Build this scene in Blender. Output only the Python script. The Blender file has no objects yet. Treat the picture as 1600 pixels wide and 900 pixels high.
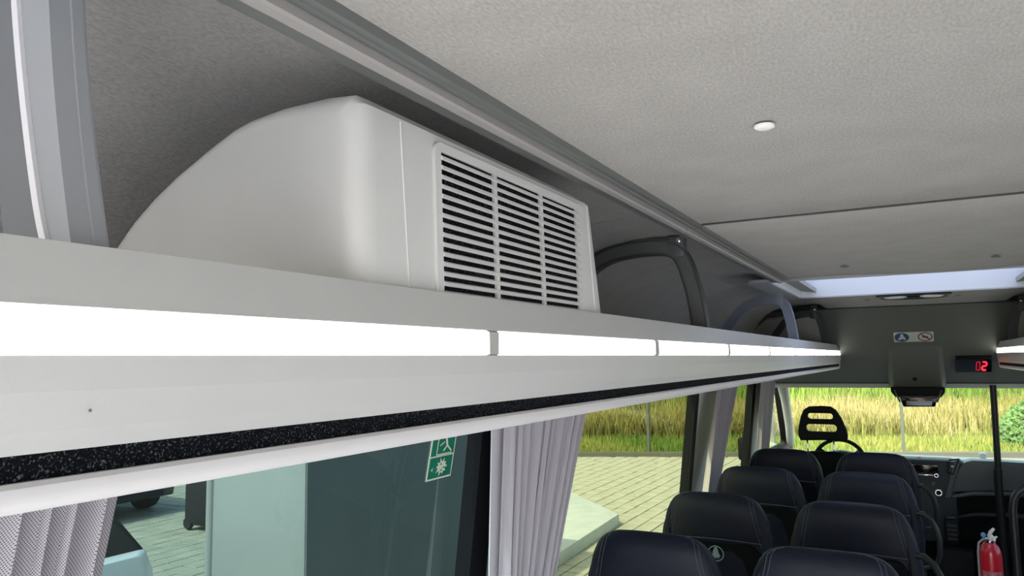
import bpy, bmesh, math, random
import numpy as np
from mathutils import Vector, Matrix
PI = math.pi
C = bpy.context.scene.collection
SC = bpy.context.scene
random.seed(4)
rng = np.random.default_rng(7)

# ------------------------------------------------------------------ camera
cam_d = bpy.data.cameras.new('camera')
cam_d.sensor_fit = 'HORIZONTAL'
cam_d.sensor_width = 36.0
cam_d.lens = 1155.0 / 1600.0 * 36.0
cam_d.clip_start = 0.02
cam_d.clip_end = 400
cam = bpy.data.objects.new('camera', cam_d)
C.objects.link(cam)
# the camera's right and up directions in the vehicle's frame (x right, y forward, z up)
right = Vector((0.87860164, 0.47733437, -0.01452762))
up = Vector((0.0596747, -0.07955573, 0.99504262))
back = right.cross(up)
mw = Matrix((right, up, back)).transposed().to_4x4()
mw.translation = Vector((0, 0, 1.73))
cam.matrix_world = mw
SC.camera = cam

# ------------------------------------------------------------------ world, sun, exposure
SC.view_settings.view_transform = 'Standard'
SC.view_settings.look = 'None'
SC.view_settings.gamma = 1
SC.view_settings.use_curve_mapping = False
SC.view_settings.exposure = 0.82
w = bpy.data.worlds.new('sky')
SC.world = w
w.use_nodes = True
nt = w.node_tree
for n in list(nt.nodes):
    nt.nodes.remove(n)
sky = nt.nodes.new('ShaderNodeTexSky')
sky.sky_type = 'NISHITA'
sky.sun_disc = False
sky.sun_elevation = math.radians(52)
sky.sun_rotation = math.radians(200)
sky.air_density = 1.2
sky.dust_density = 3.0
bg = nt.nodes.new('ShaderNodeBackground')
bg.inputs['Strength'].default_value = 0.62
wo = nt.nodes.new('ShaderNodeOutputWorld')
nt.links.new(sky.outputs[0], bg.inputs[0])
nt.links.new(bg.outputs[0], wo.inputs[0])
sun_d = bpy.data.lights.new('sun', 'SUN')
sun_d.energy = 8.0
sun_d.angle = math.radians(0.6)
sun_d.color = (1, 0.965, 0.91)
sun = bpy.data.objects.new('sun', sun_d)
C.objects.link(sun)
SUN_TO = Vector((-0.16, -0.62, 0.74)).normalized()
sun.rotation_euler = SUN_TO.to_track_quat('Z', 'Y').to_euler()
LED_STRENGTH = 2.6


# ------------------------------------------------------------------ materials
def new_mat(name):
    m = bpy.data.materials.new(name)
    m.use_nodes = True
    return m, m.node_tree, m.node_tree.nodes['Principled BSDF']


def mat(name, col, rough=0.5, metal=0.0, noise=0.0, nscale=40.0, bump=0.0, bscale=300.0, spec=0.5, sheen=0.0, coat=0.0, stretch=None):
    m, t, b = new_mat(name)
    b.inputs['Base Color'].default_value = (*col, 1)
    b.inputs['Roughness'].default_value = rough
    b.inputs['Metallic'].default_value = metal
    b.inputs['Specular IOR Level'].default_value = spec
    if sheen:
        b.inputs['Sheen Weight'].default_value = sheen
    if coat:
        b.inputs['Coat Weight'].default_value = coat
    tc = t.nodes.new('ShaderNodeTexCoord')
    src = tc.outputs['Object']
    if stretch:
        mp = t.nodes.new('ShaderNodeMapping')
        mp.inputs['Scale'].default_value = stretch
        t.links.new(src, mp.inputs[0])
        src = mp.outputs[0]
    if noise:
        nz = t.nodes.new('ShaderNodeTexNoise')
        nz.inputs['Scale'].default_value = nscale
        nz.inputs['Detail'].default_value = 4
        t.links.new(src, nz.inputs['Vector'])
        r = t.nodes.new('ShaderNodeValToRGB')
        r.color_ramp.elements[0].position = 0.3
        r.color_ramp.elements[1].position = 0.7
        r.color_ramp.elements[0].color = (*[max(0, c * (1 - noise)) for c in col], 1)
        r.color_ramp.elements[1].color = (*[min(1, c * (1 + noise)) for c in col], 1)
        t.links.new(nz.outputs[0], r.inputs[0])
        t.links.new(r.outputs[0], b.inputs['Base Color'])
    if bump:
        nb = t.nodes.new('ShaderNodeTexNoise')
        nb.inputs['Scale'].default_value = bscale
        nb.inputs['Detail'].default_value = 3
        t.links.new(src, nb.inputs['Vector'])
        bp = t.nodes.new('ShaderNodeBump')
        bp.inputs['Strength'].default_value = bump
        bp.inputs['Distance'].default_value = 0.002
        t.links.new(nb.outputs[0], bp.inputs['Height'])
        t.links.new(bp.outputs[0], b.inputs['Normal'])
    return m


def emit(name, col, strength):
    m, t, b = new_mat(name)
    b.inputs['Base Color'].default_value = (*col, 1)
    b.inputs['Emission Color'].default_value = (*col, 1)
    b.inputs['Emission Strength'].default_value = strength
    return m


def glass(name, tint, refl=1.0):
    m = bpy.data.materials.new(name)
    m.use_nodes = True
    t = m.node_tree
    for n in list(t.nodes):
        t.nodes.remove(n)
    tr = t.nodes.new('ShaderNodeBsdfTransparent')
    tr.inputs[0].default_value = (*tint, 1)
    gl = t.nodes.new('ShaderNodeBsdfGlossy')
    gl.inputs['Roughness'].default_value = 0.02
    fr = t.nodes.new('ShaderNodeFresnel')
    fr.inputs['IOR'].default_value = 1.45
    mu = t.nodes.new('ShaderNodeMath')
    mu.operation = 'MULTIPLY'
    mu.inputs[1].default_value = refl
    mx = t.nodes.new('ShaderNodeMixShader')
    o = t.nodes.new('ShaderNodeOutputMaterial')
    t.links.new(fr.outputs[0], mu.inputs[0])
    t.links.new(mu.outputs[0], mx.inputs[0])
    t.links.new(tr.outputs[0], mx.inputs[1])
    t.links.new(gl.outputs[0], mx.inputs[2])
    t.links.new(mx.outputs[0], o.inputs[0])
    return m


def frosted(name, col):
    """frosted plastic lid that lets diffused daylight through"""
    m = bpy.data.materials.new(name)
    m.use_nodes = True
    t = m.node_tree
    for n in list(t.nodes):
        t.nodes.remove(n)
    a = t.nodes.new('ShaderNodeBsdfTranslucent')
    a.inputs[0].default_value = (*col, 1)
    d = t.nodes.new('ShaderNodeBsdfDiffuse')
    d.inputs[0].default_value = (*col, 1)
    mx = t.nodes.new('ShaderNodeMixShader')
    mx.inputs[0].default_value = 0.25
    o = t.nodes.new('ShaderNodeOutputMaterial')
    t.links.new(a.outputs[0], mx.inputs[1])
    t.links.new(d.outputs[0], mx.inputs[2])
    t.links.new(mx.outputs[0], o.inputs[0])
    return m


def cloth_mat(name, c0, c1, scale=(260, 900, 260)):
    """headliner felt: fine mottled fibres"""
    m, t, b = new_mat(name)
    b.inputs['Roughness'].default_value = 0.95
    b.inputs['Specular IOR Level'].default_value = 0.1
    tc = t.nodes.new('ShaderNodeTexCoord')
    mp = t.nodes.new('ShaderNodeMapping')
    mp.inputs['Scale'].default_value = (1.0, 0.45, 1.0)
    mp.inputs['Rotation'].default_value = (0, 0, 1.25)
    nz = t.nodes.new('ShaderNodeTexNoise')
    nz.inputs['Scale'].default_value = 300
    nz.inputs['Detail'].default_value = 5
    nz.inputs['Roughness'].default_value = 0.7
    n2 = t.nodes.new('ShaderNodeTexNoise')
    n2.inputs['Scale'].default_value = 9
    n2.inputs['Detail'].default_value = 3
    r = t.nodes.new('ShaderNodeValToRGB')
    r.color_ramp.elements[0].position = 0.34
    r.color_ramp.elements[1].position = 0.66
    r.color_ramp.elements[0].color = (*c0, 1)
    r.color_ramp.elements[1].color = (*c1, 1)
    ad = t.nodes.new('ShaderNodeMath')
    ad.operation = 'MULTIPLY_ADD'
    ad.inputs[1].default_value = 0.25
    bp = t.nodes.new('ShaderNodeBump')
    bp.inputs['Strength'].default_value = 0.25
    bp.inputs['Distance'].default_value = 0.001
    t.links.new(tc.outputs['Object'], mp.inputs[0])
    t.links.new(mp.outputs[0], nz.inputs['Vector'])
    t.links.new(tc.outputs['Object'], n2.inputs['Vector'])
    sb = t.nodes.new('ShaderNodeMath')
    sb.operation = 'SUBTRACT'
    sb.inputs[1].default_value = 0.5
    t.links.new(n2.outputs[0], sb.inputs[0])
    t.links.new(sb.outputs[0], ad.inputs[0])
    t.links.new(nz.outputs[0], ad.inputs[2])
    t.links.new(ad.outputs[0], r.inputs[0])
    t.links.new(r.outputs[0], b.inputs['Base Color'])
    t.links.new(nz.outputs[0], bp.inputs['Height'])
    t.links.new(bp.outputs[0], b.inputs['Normal'])
    return m


def weave_mat(name, lo, hi, cell=0.0032):
    """curtain mesh weave from the cloth's own UV, metres"""
    m, t, b = new_mat(name)
    b.inputs['Roughness'].default_value = 0.85
    b.inputs['Sheen Weight'].default_value = 0.3
    uv = t.nodes.new('ShaderNodeUVMap')
    sp = t.nodes.new('ShaderNodeSeparateXYZ')
    t.links.new(uv.outputs[0], sp.inputs[0])

    def sine(a, sgn):
        ad = t.nodes.new('ShaderNodeMath')
        ad.operation = 'ADD' if sgn > 0 else 'SUBTRACT'
        t.links.new(sp.outputs[0], ad.inputs[0])
        t.links.new(sp.outputs[1], ad.inputs[1])
        mu = t.nodes.new('ShaderNodeMath')
        mu.operation = 'MULTIPLY'
        mu.inputs[1].default_value = 2 * PI / a
        s = t.nodes.new('ShaderNodeMath')
        s.operation = 'SINE'
        t.links.new(ad.outputs[0], mu.inputs[0])
        t.links.new(mu.outputs[0], s.inputs[0])
        return s
    s1, s2 = sine(cell * 1.4, 1), sine(cell * 1.4, -1)
    mu = t.nodes.new('ShaderNodeMath')
    mu.operation = 'ADD'
    t.links.new(s1.outputs[0], mu.inputs[0])
    t.links.new(s2.outputs[0], mu.inputs[1])
    mr = t.nodes.new('ShaderNodeMapRange')
    mr.inputs[1].default_value = -0.2
    mr.inputs[2].default_value = 1.2
    t.links.new(mu.outputs[0], mr.inputs[0])
    mx = t.nodes.new('ShaderNodeMix')
    mx.data_type = 'RGBA'
    mx.inputs[6].default_value = (*hi, 1)
    mx.inputs[7].default_value = (*lo, 1)
    t.links.new(mr.outputs[0], mx.inputs[0])
    t.links.new(mx.outputs[2], b.inputs['Base Color'])
    return m


def felt_mat(name):
    m, t, b = new_mat(name)
    b.inputs['Specular IOR Level'].default_value = 0.08
    b.inputs['Roughness'].default_value = 0.9
    tc = t.nodes.new('ShaderNodeTexCoord')
    nz = t.nodes.new('ShaderNodeTexNoise')
    nz.inputs['Scale'].default_value = 520
    nz.inputs['Detail'].default_value = 3
    r = t.nodes.new('ShaderNodeValToRGB')
    r.color_ramp.elements[0].position = 0.56
    r.color_ramp.elements[1].position = 0.80
    r.color_ramp.elements[0].color = (0.003, 0.004, 0.006, 1)
    r.color_ramp.elements[1].color = (0.16, 0.165, 0.17, 1)
    bp = t.nodes.new('ShaderNodeBump')
    bp.inputs['Strength'].default_value = 0.6
    bp.inputs['Distance'].default_value = 0.001
    t.links.new(tc.outputs['Object'], nz.inputs['Vector'])
    t.links.new(nz.outputs[0], r.inputs[0])
    t.links.new(r.outputs[0], b.inputs['Base Color'])
    t.links.new(nz.outputs[0], bp.inputs['Height'])
    t.links.new(bp.outputs[0], b.inputs['Normal'])
    return m


M = {}
M['liner'] = cloth_mat('headliner felt', (0.29, 0.28, 0.26), (0.39, 0.38, 0.355))
M['liner_dark'] = cloth_mat('side liner felt', (0.31, 0.305, 0.29), (0.44, 0.43, 0.41))
M['satin'] = mat('satin grey aluminium paint', (0.52, 0.525, 0.51), 0.38, 0.0, noise=0.02, nscale=6, bump=0.05, bscale=900)
M['satin_tube'] = mat('satin pale profile', (0.62, 0.61, 0.605), 0.4, 0.0, bump=0.04, bscale=900)
M['rail'] = mat('grey green rail paint', (0.13, 0.14, 0.132), 0.35, 0.0, noise=0.03, nscale=5)
M['rail_light'] = mat('pale rail lip', (0.34, 0.325, 0.31), 0.4)
M['felt'] = felt_mat('black felt strip')
M['box'] = mat('off white moulded plastic', (0.62, 0.625, 0.605), 0.42, noise=0.035, nscale=5, bump=0.12, bscale=700)
M['slat'] = mat('grille grey plastic', (0.60, 0.60, 0.58), 0.45)
M['foam'] = felt_mat('black filter foam')
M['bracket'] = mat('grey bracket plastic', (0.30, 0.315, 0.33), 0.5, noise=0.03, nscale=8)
M['bracket_far'] = mat('bracket plastic toned for dim light', (0.10, 0.105, 0.105), 0.5)  # bracket grey darkened to paint in the weaker light there
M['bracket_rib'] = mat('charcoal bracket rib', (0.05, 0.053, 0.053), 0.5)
M['bracket_hatch_lit'] = mat('bracket plastic with hatch light tint', (0.20, 0.225, 0.27), 0.5)  # blue light from the hatch painted into the colour
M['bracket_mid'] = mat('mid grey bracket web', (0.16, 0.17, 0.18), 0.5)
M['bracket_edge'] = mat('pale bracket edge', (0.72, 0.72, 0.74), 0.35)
M['bracket_dark'] = mat('dark bracket and seam tone', (0.035, 0.04, 0.045), 0.45)  # on the front brackets, dim light painted in; also fills seams
M['chrome'] = mat('chrome', (0.85, 0.85, 0.85), 0.15, 1.0)
M['black'] = mat('black rubber', (0.006, 0.007, 0.009), 0.6, spec=0.12)
M['black_gloss'] = mat('gloss black plastic', (0.006, 0.006, 0.007), 0.12)
M['pillar'] = mat('pale grey pillar trim', (0.74, 0.75, 0.76), 0.5)
M['wall'] = mat('grey wall trim', (0.42, 0.42, 0.42), 0.6)
M['bulk'] = mat('grey moulded bulkhead', (0.125, 0.13, 0.11), 0.6, noise=0.03, nscale=5, bump=0.1, bscale=400)
M['header'] = mat('pale header trim', (0.52, 0.52, 0.48), 0.55)
M['floor'] = mat('grey floor vinyl', (0.46, 0.46, 0.46), 0.6, noise=0.3, nscale=200)
M['leather'] = mat('navy leather', (0.0065, 0.0085, 0.018), 0.5, noise=0.15, nscale=60, bump=0.2, bscale=450, spec=0.2)
M['seat_dark'] = mat('black seat back panel', (0.003, 0.0035, 0.005), 0.7, spec=0.1)
M['thread'] = mat('grey thread', (0.045, 0.05, 0.065), 0.7)
M['emblem'] = mat('pale blue grey print', (0.16, 0.23, 0.27), 0.6)
M['dash'] = mat('slate dashboard', (0.024, 0.030, 0.037), 0.5, bump=0.1, bscale=500, spec=0.25)
M['dash_light'] = mat('grey dashboard', (0.075, 0.085, 0.097), 0.42, bump=0.1, bscale=500, spec=0.4)
M['dash_top'] = mat('dashboard top', (0.26, 0.27, 0.27), 0.35)  # sky glare on the top painted in as a pale colour
M['dash_dark'] = mat('black dashboard', (0.005, 0.006, 0.007), 0.55, spec=0.15)
M['tube_dark'] = mat('black tube', (0.010, 0.012, 0.015), 0.35, spec=0.3)
M['red'] = mat('red enamel', (0.55, 0.012, 0.03), 0.3, coat=0.4)
M['label_red'] = mat('pale red label', (0.45, 0.16, 0.18), 0.5, noise=0.5, nscale=90)
M['white_pl'] = mat('white plastic', (0.8, 0.8, 0.76), 0.4)
M['blue_pl'] = mat('blue plastic', (0.1, 0.22, 0.5), 0.4)
M['green'] = mat('sign green', (0.0, 0.16, 0.09), 0.45)
M['sign_white'] = mat('sign cream white', (0.62, 0.66, 0.55), 0.5)
M['sign_paper'] = mat('sticker white', (0.6, 0.6, 0.54), 0.5)
M['sign_blue'] = mat('sticker blue', (0.03, 0.1, 0.22), 0.5)
M['sign_brown'] = mat('sticker brown', (0.22, 0.09, 0.06), 0.5)
M['digit'] = emit('red display digits', (1, 0.01, 0.02), 3.0)
M['digit_dim'] = emit('dim red display digit', (0.6, 0.0, 0.015), 0.6)
M['led'] = emit('led diffuser', (1.0, 0.985, 0.94), LED_STRENGTH)
M['led_gap'] = mat('led joint', (0.45, 0.44, 0.42), 0.5)
M['glass_teal'] = glass('teal tinted glass', (0.115, 0.165, 0.152), 1.4)
M['glass_side'] = glass('side window glass', (0.245, 0.26, 0.165), 0.2)
M['glass_clear'] = glass('grey window glass', (0.42, 0.43, 0.44), 0.5)
M['glass_front'] = glass('windscreen glass', (0.60, 0.63, 0.49), 0.3)
M['hatch'] = frosted('frosted hatch lid', (0.20, 0.235, 0.30))
M['hatch_wall'] = mat('hatch frame white', (0.70, 0.72, 0.76), 0.5)
M['hatch_flange'] = mat('hatch flange', (0.34, 0.35, 0.37), 0.5)
M['weave_near'] = weave_mat('pale woven mesh', (0.07, 0.066, 0.08), (0.42, 0.40, 0.43), 0.0031)
M['weave_far'] = weave_mat('mauve grey cloth', (0.25, 0.235, 0.265), (0.42, 0.40, 0.44), 0.0035)
M['hem'] = mat('pale curtain hem', (0.55, 0.54, 0.58), 0.8)
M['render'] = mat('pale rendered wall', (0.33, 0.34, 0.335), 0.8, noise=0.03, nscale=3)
M['render_shade'] = mat('rendered wall in painted shade', (0.17, 0.18, 0.175), 0.8, noise=0.04, nscale=2)  # darker copy of the render, shade put into the colour
M['slab'] = mat('pale slab', (0.44, 0.47, 0.45), 0.7, noise=0.08, nscale=4)
M['car_white'] = mat('white car paint', (0.75, 0.78, 0.8), 0.3, coat=0.5)
M['car_black'] = mat('black car paint', (0.02, 0.022, 0.03), 0.25, coat=0.5)
M['car_glass'] = mat('dark car glass', (0.01, 0.012, 0.014), 0.08)
M['tyre'] = mat('tyre', (0.012, 0.012, 0.013), 0.8)
M['post'] = mat('grey green fence post', (0.07, 0.08, 0.07), 0.6)
M['kerb'] = mat('dark kerb', (0.09, 0.09, 0.075), 0.8)
M['pavers'] = mat('beige concrete pavers', (0.335, 0.33, 0.255), 0.85, noise=0.15, nscale=3)
M['apron'] = mat('pale grey concrete apron', (0.425, 0.42, 0.41), 0.85, noise=0.08, nscale=2)
M['joint'] = mat('paving joints sand', (0.13, 0.125, 0.095), 0.95, noise=0.2, nscale=20)
M['earth'] = mat('dry grassy earth', (0.11, 0.12, 0.035), 0.95, noise=0.35, nscale=0.8)


def paver_mat():
    m = M['pavers']
    t = m.node_tree
    b = t.nodes['Principled BSDF']
    oi = t.nodes.new('ShaderNodeObjectInfo')
    return m


# ------------------------------------------------------------------ mesh helpers
def link(name, me, m=None, parent=None, smooth=False):
    if m is not None:
        me.materials.append(M[m] if isinstance(m, str) else m)
    if smooth:
        me.polygons.foreach_set('use_smooth', [True] * len(me.polygons))
    o = bpy.data.objects.new(name, me)
    C.objects.link(o)
    if parent is not None:
        o.parent = parent
    return o


def ob(name, bm, m=None, parent=None, smooth=False, bevel=0.0, seg=2, auto=False):
    me = bpy.data.meshes.new(name)
    bmesh.ops.recalc_face_normals(bm, faces=bm.faces)
    if bevel:
        es = [e for e in bm.edges if len(e.link_faces) == 2 and e.calc_face_angle(0) > 0.5]
        bmesh.ops.bevel(bm, geom=es, offset=bevel, segments=seg, profile=0.5, affect='EDGES', clamp_overlap=True)
    if smooth:
        for e in bm.edges:
            if len(e.link_faces) == 2 and e.calc_face_angle(0) > 0.6:
                e.smooth = False
    bm.to_mesh(me)
    bm.free()
    return link(name, me, m, parent, smooth)


def tag(o, label=None, cat=None, group=None, kind=None):
    if label: o['label'] = label
    if cat: o['category'] = cat
    if group: o['group'] = group
    if kind: o['kind'] = kind
    return o


def thing(name, label, cat, loc=(0, 0, 0), group=None, rz=0.0):
    o = bpy.data.objects.new(name, None)
    C.objects.link(o)
    o.location = loc
    o.rotation_euler = (0, 0, rz)
    return tag(o, label, cat, group)


def struct(name, loc=(0, 0, 0)):
    o = bpy.data.objects.new(name, None)
    C.objects.link(o)
    o.location = loc
    o['kind'] = 'structure'
    return o


def add_box(bm, a, b):
    x0, y0, z0 = a
    x1, y1, z1 = b
    v = [bm.verts.new(p) for p in ((x0, y0, z0), (x1, y0, z0), (x1, y1, z0), (x0, y1, z0), (x0, y0, z1), (x1, y0, z1), (x1, y1, z1), (x0, y1, z1))]
    for f in ((0, 3, 2, 1), (4, 5, 6, 7), (0, 1, 5, 4), (1, 2, 6, 5), (2, 3, 7, 6), (3, 0, 4, 7)):
        bm.faces.new([v[i] for i in f])


def box(name, a, b, m, parent=None, bevel=0.0, smooth=False):
    bm = bmesh.new()
    add_box(bm, a, b)
    return ob(name, bm, m, parent, smooth or bevel > 0, bevel)


def add_tube(bm, pts, r, seg=10, closed=False, caps=True, sq=None):
    """sweep a ring along pts; sq=(w,h,axis) sweeps a rectangle instead"""
    pts = [Vector(p) for p in pts]
    n = len(pts)
    rings = []
    prev = None
    for i, p in enumerate(pts):
        if closed:
            d = pts[(i + 1) % n] - pts[i - 1]
        else:
            d = pts[min(i + 1, n - 1)] - pts[max(i - 1, 0)]
        d.normalize()
        if prev is None:
            ref = Vector((0, 0, 1)) if abs(d.z) < 0.9 else Vector((0, 1, 0))
            u = d.cross(ref).normalized()
        else:
            u = (prev - d * prev.dot(d)).normalized()
        prev = u
        v = d.cross(u)
        rr = r[i] if isinstance(r, (list, tuple)) else r
        rings.append([bm.verts.new(p + (u * math.cos(2 * PI * k / seg) + v * math.sin(2 * PI * k / seg)) * rr) for k in range(seg)])
    m = n if closed else n - 1
    for i in range(m):
        a, b = rings[i], rings[(i + 1) % n]
        for k in range(seg):
            bm.faces.new((a[k], a[(k + 1) % seg], b[(k + 1) % seg], b[k]))
    if caps and not closed:
        bm.faces.new(list(reversed(rings[0])))
        bm.faces.new(rings[-1])


def tube(name, pts, r, m, parent=None, seg=10, closed=False):
    bm = bmesh.new()
    add_tube(bm, pts, r, seg, closed)
    return ob(name, bm, m, parent, True)


def sweep_y(bm, prof, y0, y1, closed=True, cap=True):
    """extrude an (x, z) outline along y"""
    a = [bm.verts.new((x, y0, z)) for x, z in prof]
    b = [bm.verts.new((x, y1, z)) for x, z in prof]
    n = len(prof)
    for i in range(n if closed else n - 1):
        j = (i + 1) % n
        bm.faces.new((a[i], a[j], b[j], b[i]))
    if closed and cap:
        bm.faces.new(a)
        bm.faces.new(list(reversed(b)))


def extr(name, prof, y0, y1, m, parent=None, bevel=0.0, smooth=False):
    bm = bmesh.new()
    sweep_y(bm, prof, y0, y1)
    return ob(name, bm, m, parent, smooth or bevel > 0, bevel)


def sweep_x(name, prof, x0, x1, m, parent=None, bevel=0.0, smooth=False):
    """extrude a (y, z) outline along x"""
    bm = bmesh.new()
    a = [bm.verts.new((x0, y, z)) for y, z in prof]
    b = [bm.verts.new((x1, y, z)) for y, z in prof]
    n = len(prof)
    for i in range(n):
        j = (i + 1) % n
        bm.faces.new((a[i], b[i], b[j], a[j]))
    bm.faces.new(a)
    bm.faces.new(list(reversed(b)))
    return ob(name, bm, m, parent, smooth or bevel > 0, bevel)


def ribbon(prof, t):
    """thicken an open outline upward/outward into a closed one"""
    out = []
    n = len(prof)
    for i in range(n):
        a = Vector(prof[max(i - 1, 0)])
        b = Vector(prof[min(i + 1, n - 1)])
        d = (b - a).normalized()
        nrm = Vector((-d.y, d.x))
        out.append((prof[i][0] + nrm.x * t, prof[i][1] + nrm.y * t))
    return list(prof) + out[::-1]


def lathe(bm, prof, cen=(0, 0, 0), seg=20, axis='z'):
    rings = []
    for r, h in prof:
        ring = []
        for k in range(seg):
            a = 2 * PI * k / seg
            c, s = math.cos(a) * r, math.sin(a) * r
            p = {'z': (c, s, h), 'y': (c, h, s), 'x': (h, c, s)}[axis]
            ring.append(bm.verts.new((cen[0] + p[0], cen[1] + p[1], cen[2] + p[2])))
        rings.append(ring)
    for a, b in zip(rings, rings[1:]):
        for k in range(seg):
            bm.faces.new((a[k], a[(k + 1) % seg], b[(k + 1) % seg], b[k]))
    bm.faces.new(list(reversed(rings[0])))
    bm.faces.new(rings[-1])


def turned(name, prof, cen, m, parent=None, seg=20, axis='z'):
    bm = bmesh.new()
    lathe(bm, prof, cen, seg, axis)
    return ob(name, bm, m, parent, True)


def rrect(x0, z0, x1, z1, r, n=5):
    pts = []
    for cx, cz, a0 in ((x1 - r, z1 - r, 0), (x0 + r, z1 - r, 90), (x0 + r, z0 + r, 180), (x1 - r, z0 + r, 270)):
        for k in range(n + 1):
            a = math.radians(a0 + 90 * k / n)
            pts.append((cx + r * math.cos(a), cz + r * math.sin(a)))
    return pts


def circle(cx, cz, r, n=20):
    return [(cx + r * math.cos(2 * PI * k / n), cz + r * math.sin(2 * PI * k / n)) for k in range(n)]


def plate(name, loops, depth, m, parent=None, fn=None, bevel=0.0):
    """flat outline with holes, given real thickness; fn maps (u, v, d) to a point"""
    cu = bpy.data.curves.new(name, 'CURVE')
    cu.dimensions = '2D'
    cu.fill_mode = 'BOTH'
    cu.extrude = depth / 2
    cu.bevel_depth = bevel
    cu.bevel_resolution = 1
    for lp in loops:
        s = cu.splines.new('POLY')
        s.points.add(len(lp) - 1)
        for i, (a, b) in enumerate(lp):
            s.points[i].co = (a, b, 0, 1)
        s.use_cyclic_u = True
    tmp = bpy.data.objects.new('tmp', cu)
    me = bpy.data.meshes.new_from_object(tmp)
    bpy.data.objects.remove(tmp)
    bpy.data.curves.remove(cu)
    me.name = name
    if fn:
        for v in me.vertices:
            v.co = fn(v.co.x, v.co.y, v.co.z)
    me.materials.clear()
    return link(name, me, m, parent)


def disc(name, prof_pts, m, parent, fn, t=0.0015):
    return plate(name, [prof_pts], t, m, parent, fn)


# ------------------------------------------------------------------ the vehicle shell
def wall_x(z):
    """left wall's inner face, negative side"""
    pts = ((0.0, -1.20), (0.6, -1.19), (0.95, -1.157), (1.54, -1.08), (1.64, -1.067), (1.90, -1.03), (1.97, -0.985), (2.02, -0.90), (2.05, -0.80), (2.062, -0.68), (2.066, -0.50), (2.066, -0.43))
    for (a, xa), (b, xb) in zip(pts, pts[1:]):
        if z <= b and b > a:
            return xa + (xb - xa) * (z - a) / (b - a)
    return pts[-1][1]


Y0, Y1 = -1.10, 6.25         # rear wall and end of the passenger body
fl = tag(box('floor', (-1.25, Y0, -0.05), (1.25, 7.3, 0.0), 'floor'), kind='structure')


def wall(side):
    s = -1 if side == 'left' else 1
    W = struct('wall_' + side)
    lower = [(s * abs(wall_x(z)), z) for z in (0.0, 0.4, 0.70)]
    extr('lower_panel', ribbon(lower, -0.04 * s * -1 if s < 0 else -0.04), Y0, Y1, 'wall', W)
    up = [(s * abs(wall_x(z)), z) for z in (1.60, 1.70, 1.80, 1.90)]
    extr('upper_panel', ribbon(up, 0.04 if s < 0 else -0.04), Y0, Y1, 'wall', W)
    return W


def side_pt(s, y, z, d=0.0):
    """point on a side wall's inner face, d metres into the cabin"""
    return Vector((s * (abs(wall_x(z)) - d), y, z))


WINS = {'left': ((0.30, 1.86), (2.22, 4.11), (4.66, 5.78)), 'right': ((-0.9, 0.35), (0.75, 2.1), (2.5, 3.9), (4.3, 5.5))}
wi = 0
for side in ('left', 'right'):
    s = -1 if side == 'left' else 1
    W = wall(side)
    ys = [Y0] + [v for ab in WINS[side] for v in ab] + [Y1]
    for a, b in zip(ys[::2], ys[1::2]):
        pr = [(s * abs(wall_x(z)), z) for z in (0.66, 0.95, 1.2, 1.54, 1.62)]
        extr('window_pillar', ribbon(pr, 0.04 if s < 0 else -0.04), a, b, 'pillar', W)
    for k, (a, b) in enumerate(WINS[side]):
        wi += 1
        w_ = struct('window_%d' % wi, (s * 1.12, (a + b) / 2, 0.95))
        off = Vector(w_.location)
        fn = lambda u, v, d, s=s, off=off: side_pt(s, u, v, -0.012 - d) - off
        fw_l, fw_r = (0.09, 0.07)
        if side == 'left':
            fw_r = (0.11, 0.09, 0.12)[k]
            fw_l = (0.06, 0.06, 0.06)[k]
        outer = rrect(a - 0.05, 0.62, b + (0.02 if side == 'left' else 0.05), 1.655, 0.08)
        inner = rrect(a + fw_l - 0.03, 0.70, b - fw_r + 0.03, 1.615, 0.05)
        plate('frame', [outer, inner], 0.035, 'black', w_, fn)
        if side == 'left':
            lip = rrect(b - fw_r + 0.028, 0.69, b + 0.012, 1.62, 0.004)
            plate('seal', [lip], 0.012, 'black', w_, lambda u, v, d, s=s, off=off: side_pt(s, u, v, 0.012 - d) - off)
        gl = 'glass_teal' if (side, k) == ('left', 0) else ('glass_side' if side == 'left' else 'glass_clear')
        bm = bmesh.new()
        q = [bm.verts.new(side_pt(s, y, z, -0.03) - off) for y, z in ((a, 0.66), (b, 0.66), (b, 1.64), (a, 1.64))]
        bm.faces.new(q)
        ob('pane', bm, gl, w_)

# unseen rear left open to let daylight in: only its frame stands
W = struct('wall_back')
for nm, a, b in (('sill', (-1.25, Y0 - 0.05, 0), (1.25, Y0, 0.06)), ('upper_panel', (-1.25, Y0 - 0.05, 2.00), (1.25, Y0, 2.13)),
                 ('pillar', (-1.25, Y0 - 0.05, 0.06), (-1.08, Y0, 2.00)), ('pillar', (1.08, Y0 - 0.05, 0.06), (1.25, Y0, 2.00))):
    box(nm, a, b, 'wall', W)

# ceiling
ce = struct('ceiling', (0, 2, 2.06))
CO = Vector((0, 2, 2.06))
SEAM = 1.765
H0, H1, HX = 3.22, 4.20, 0.50       # roof hatch


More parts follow.
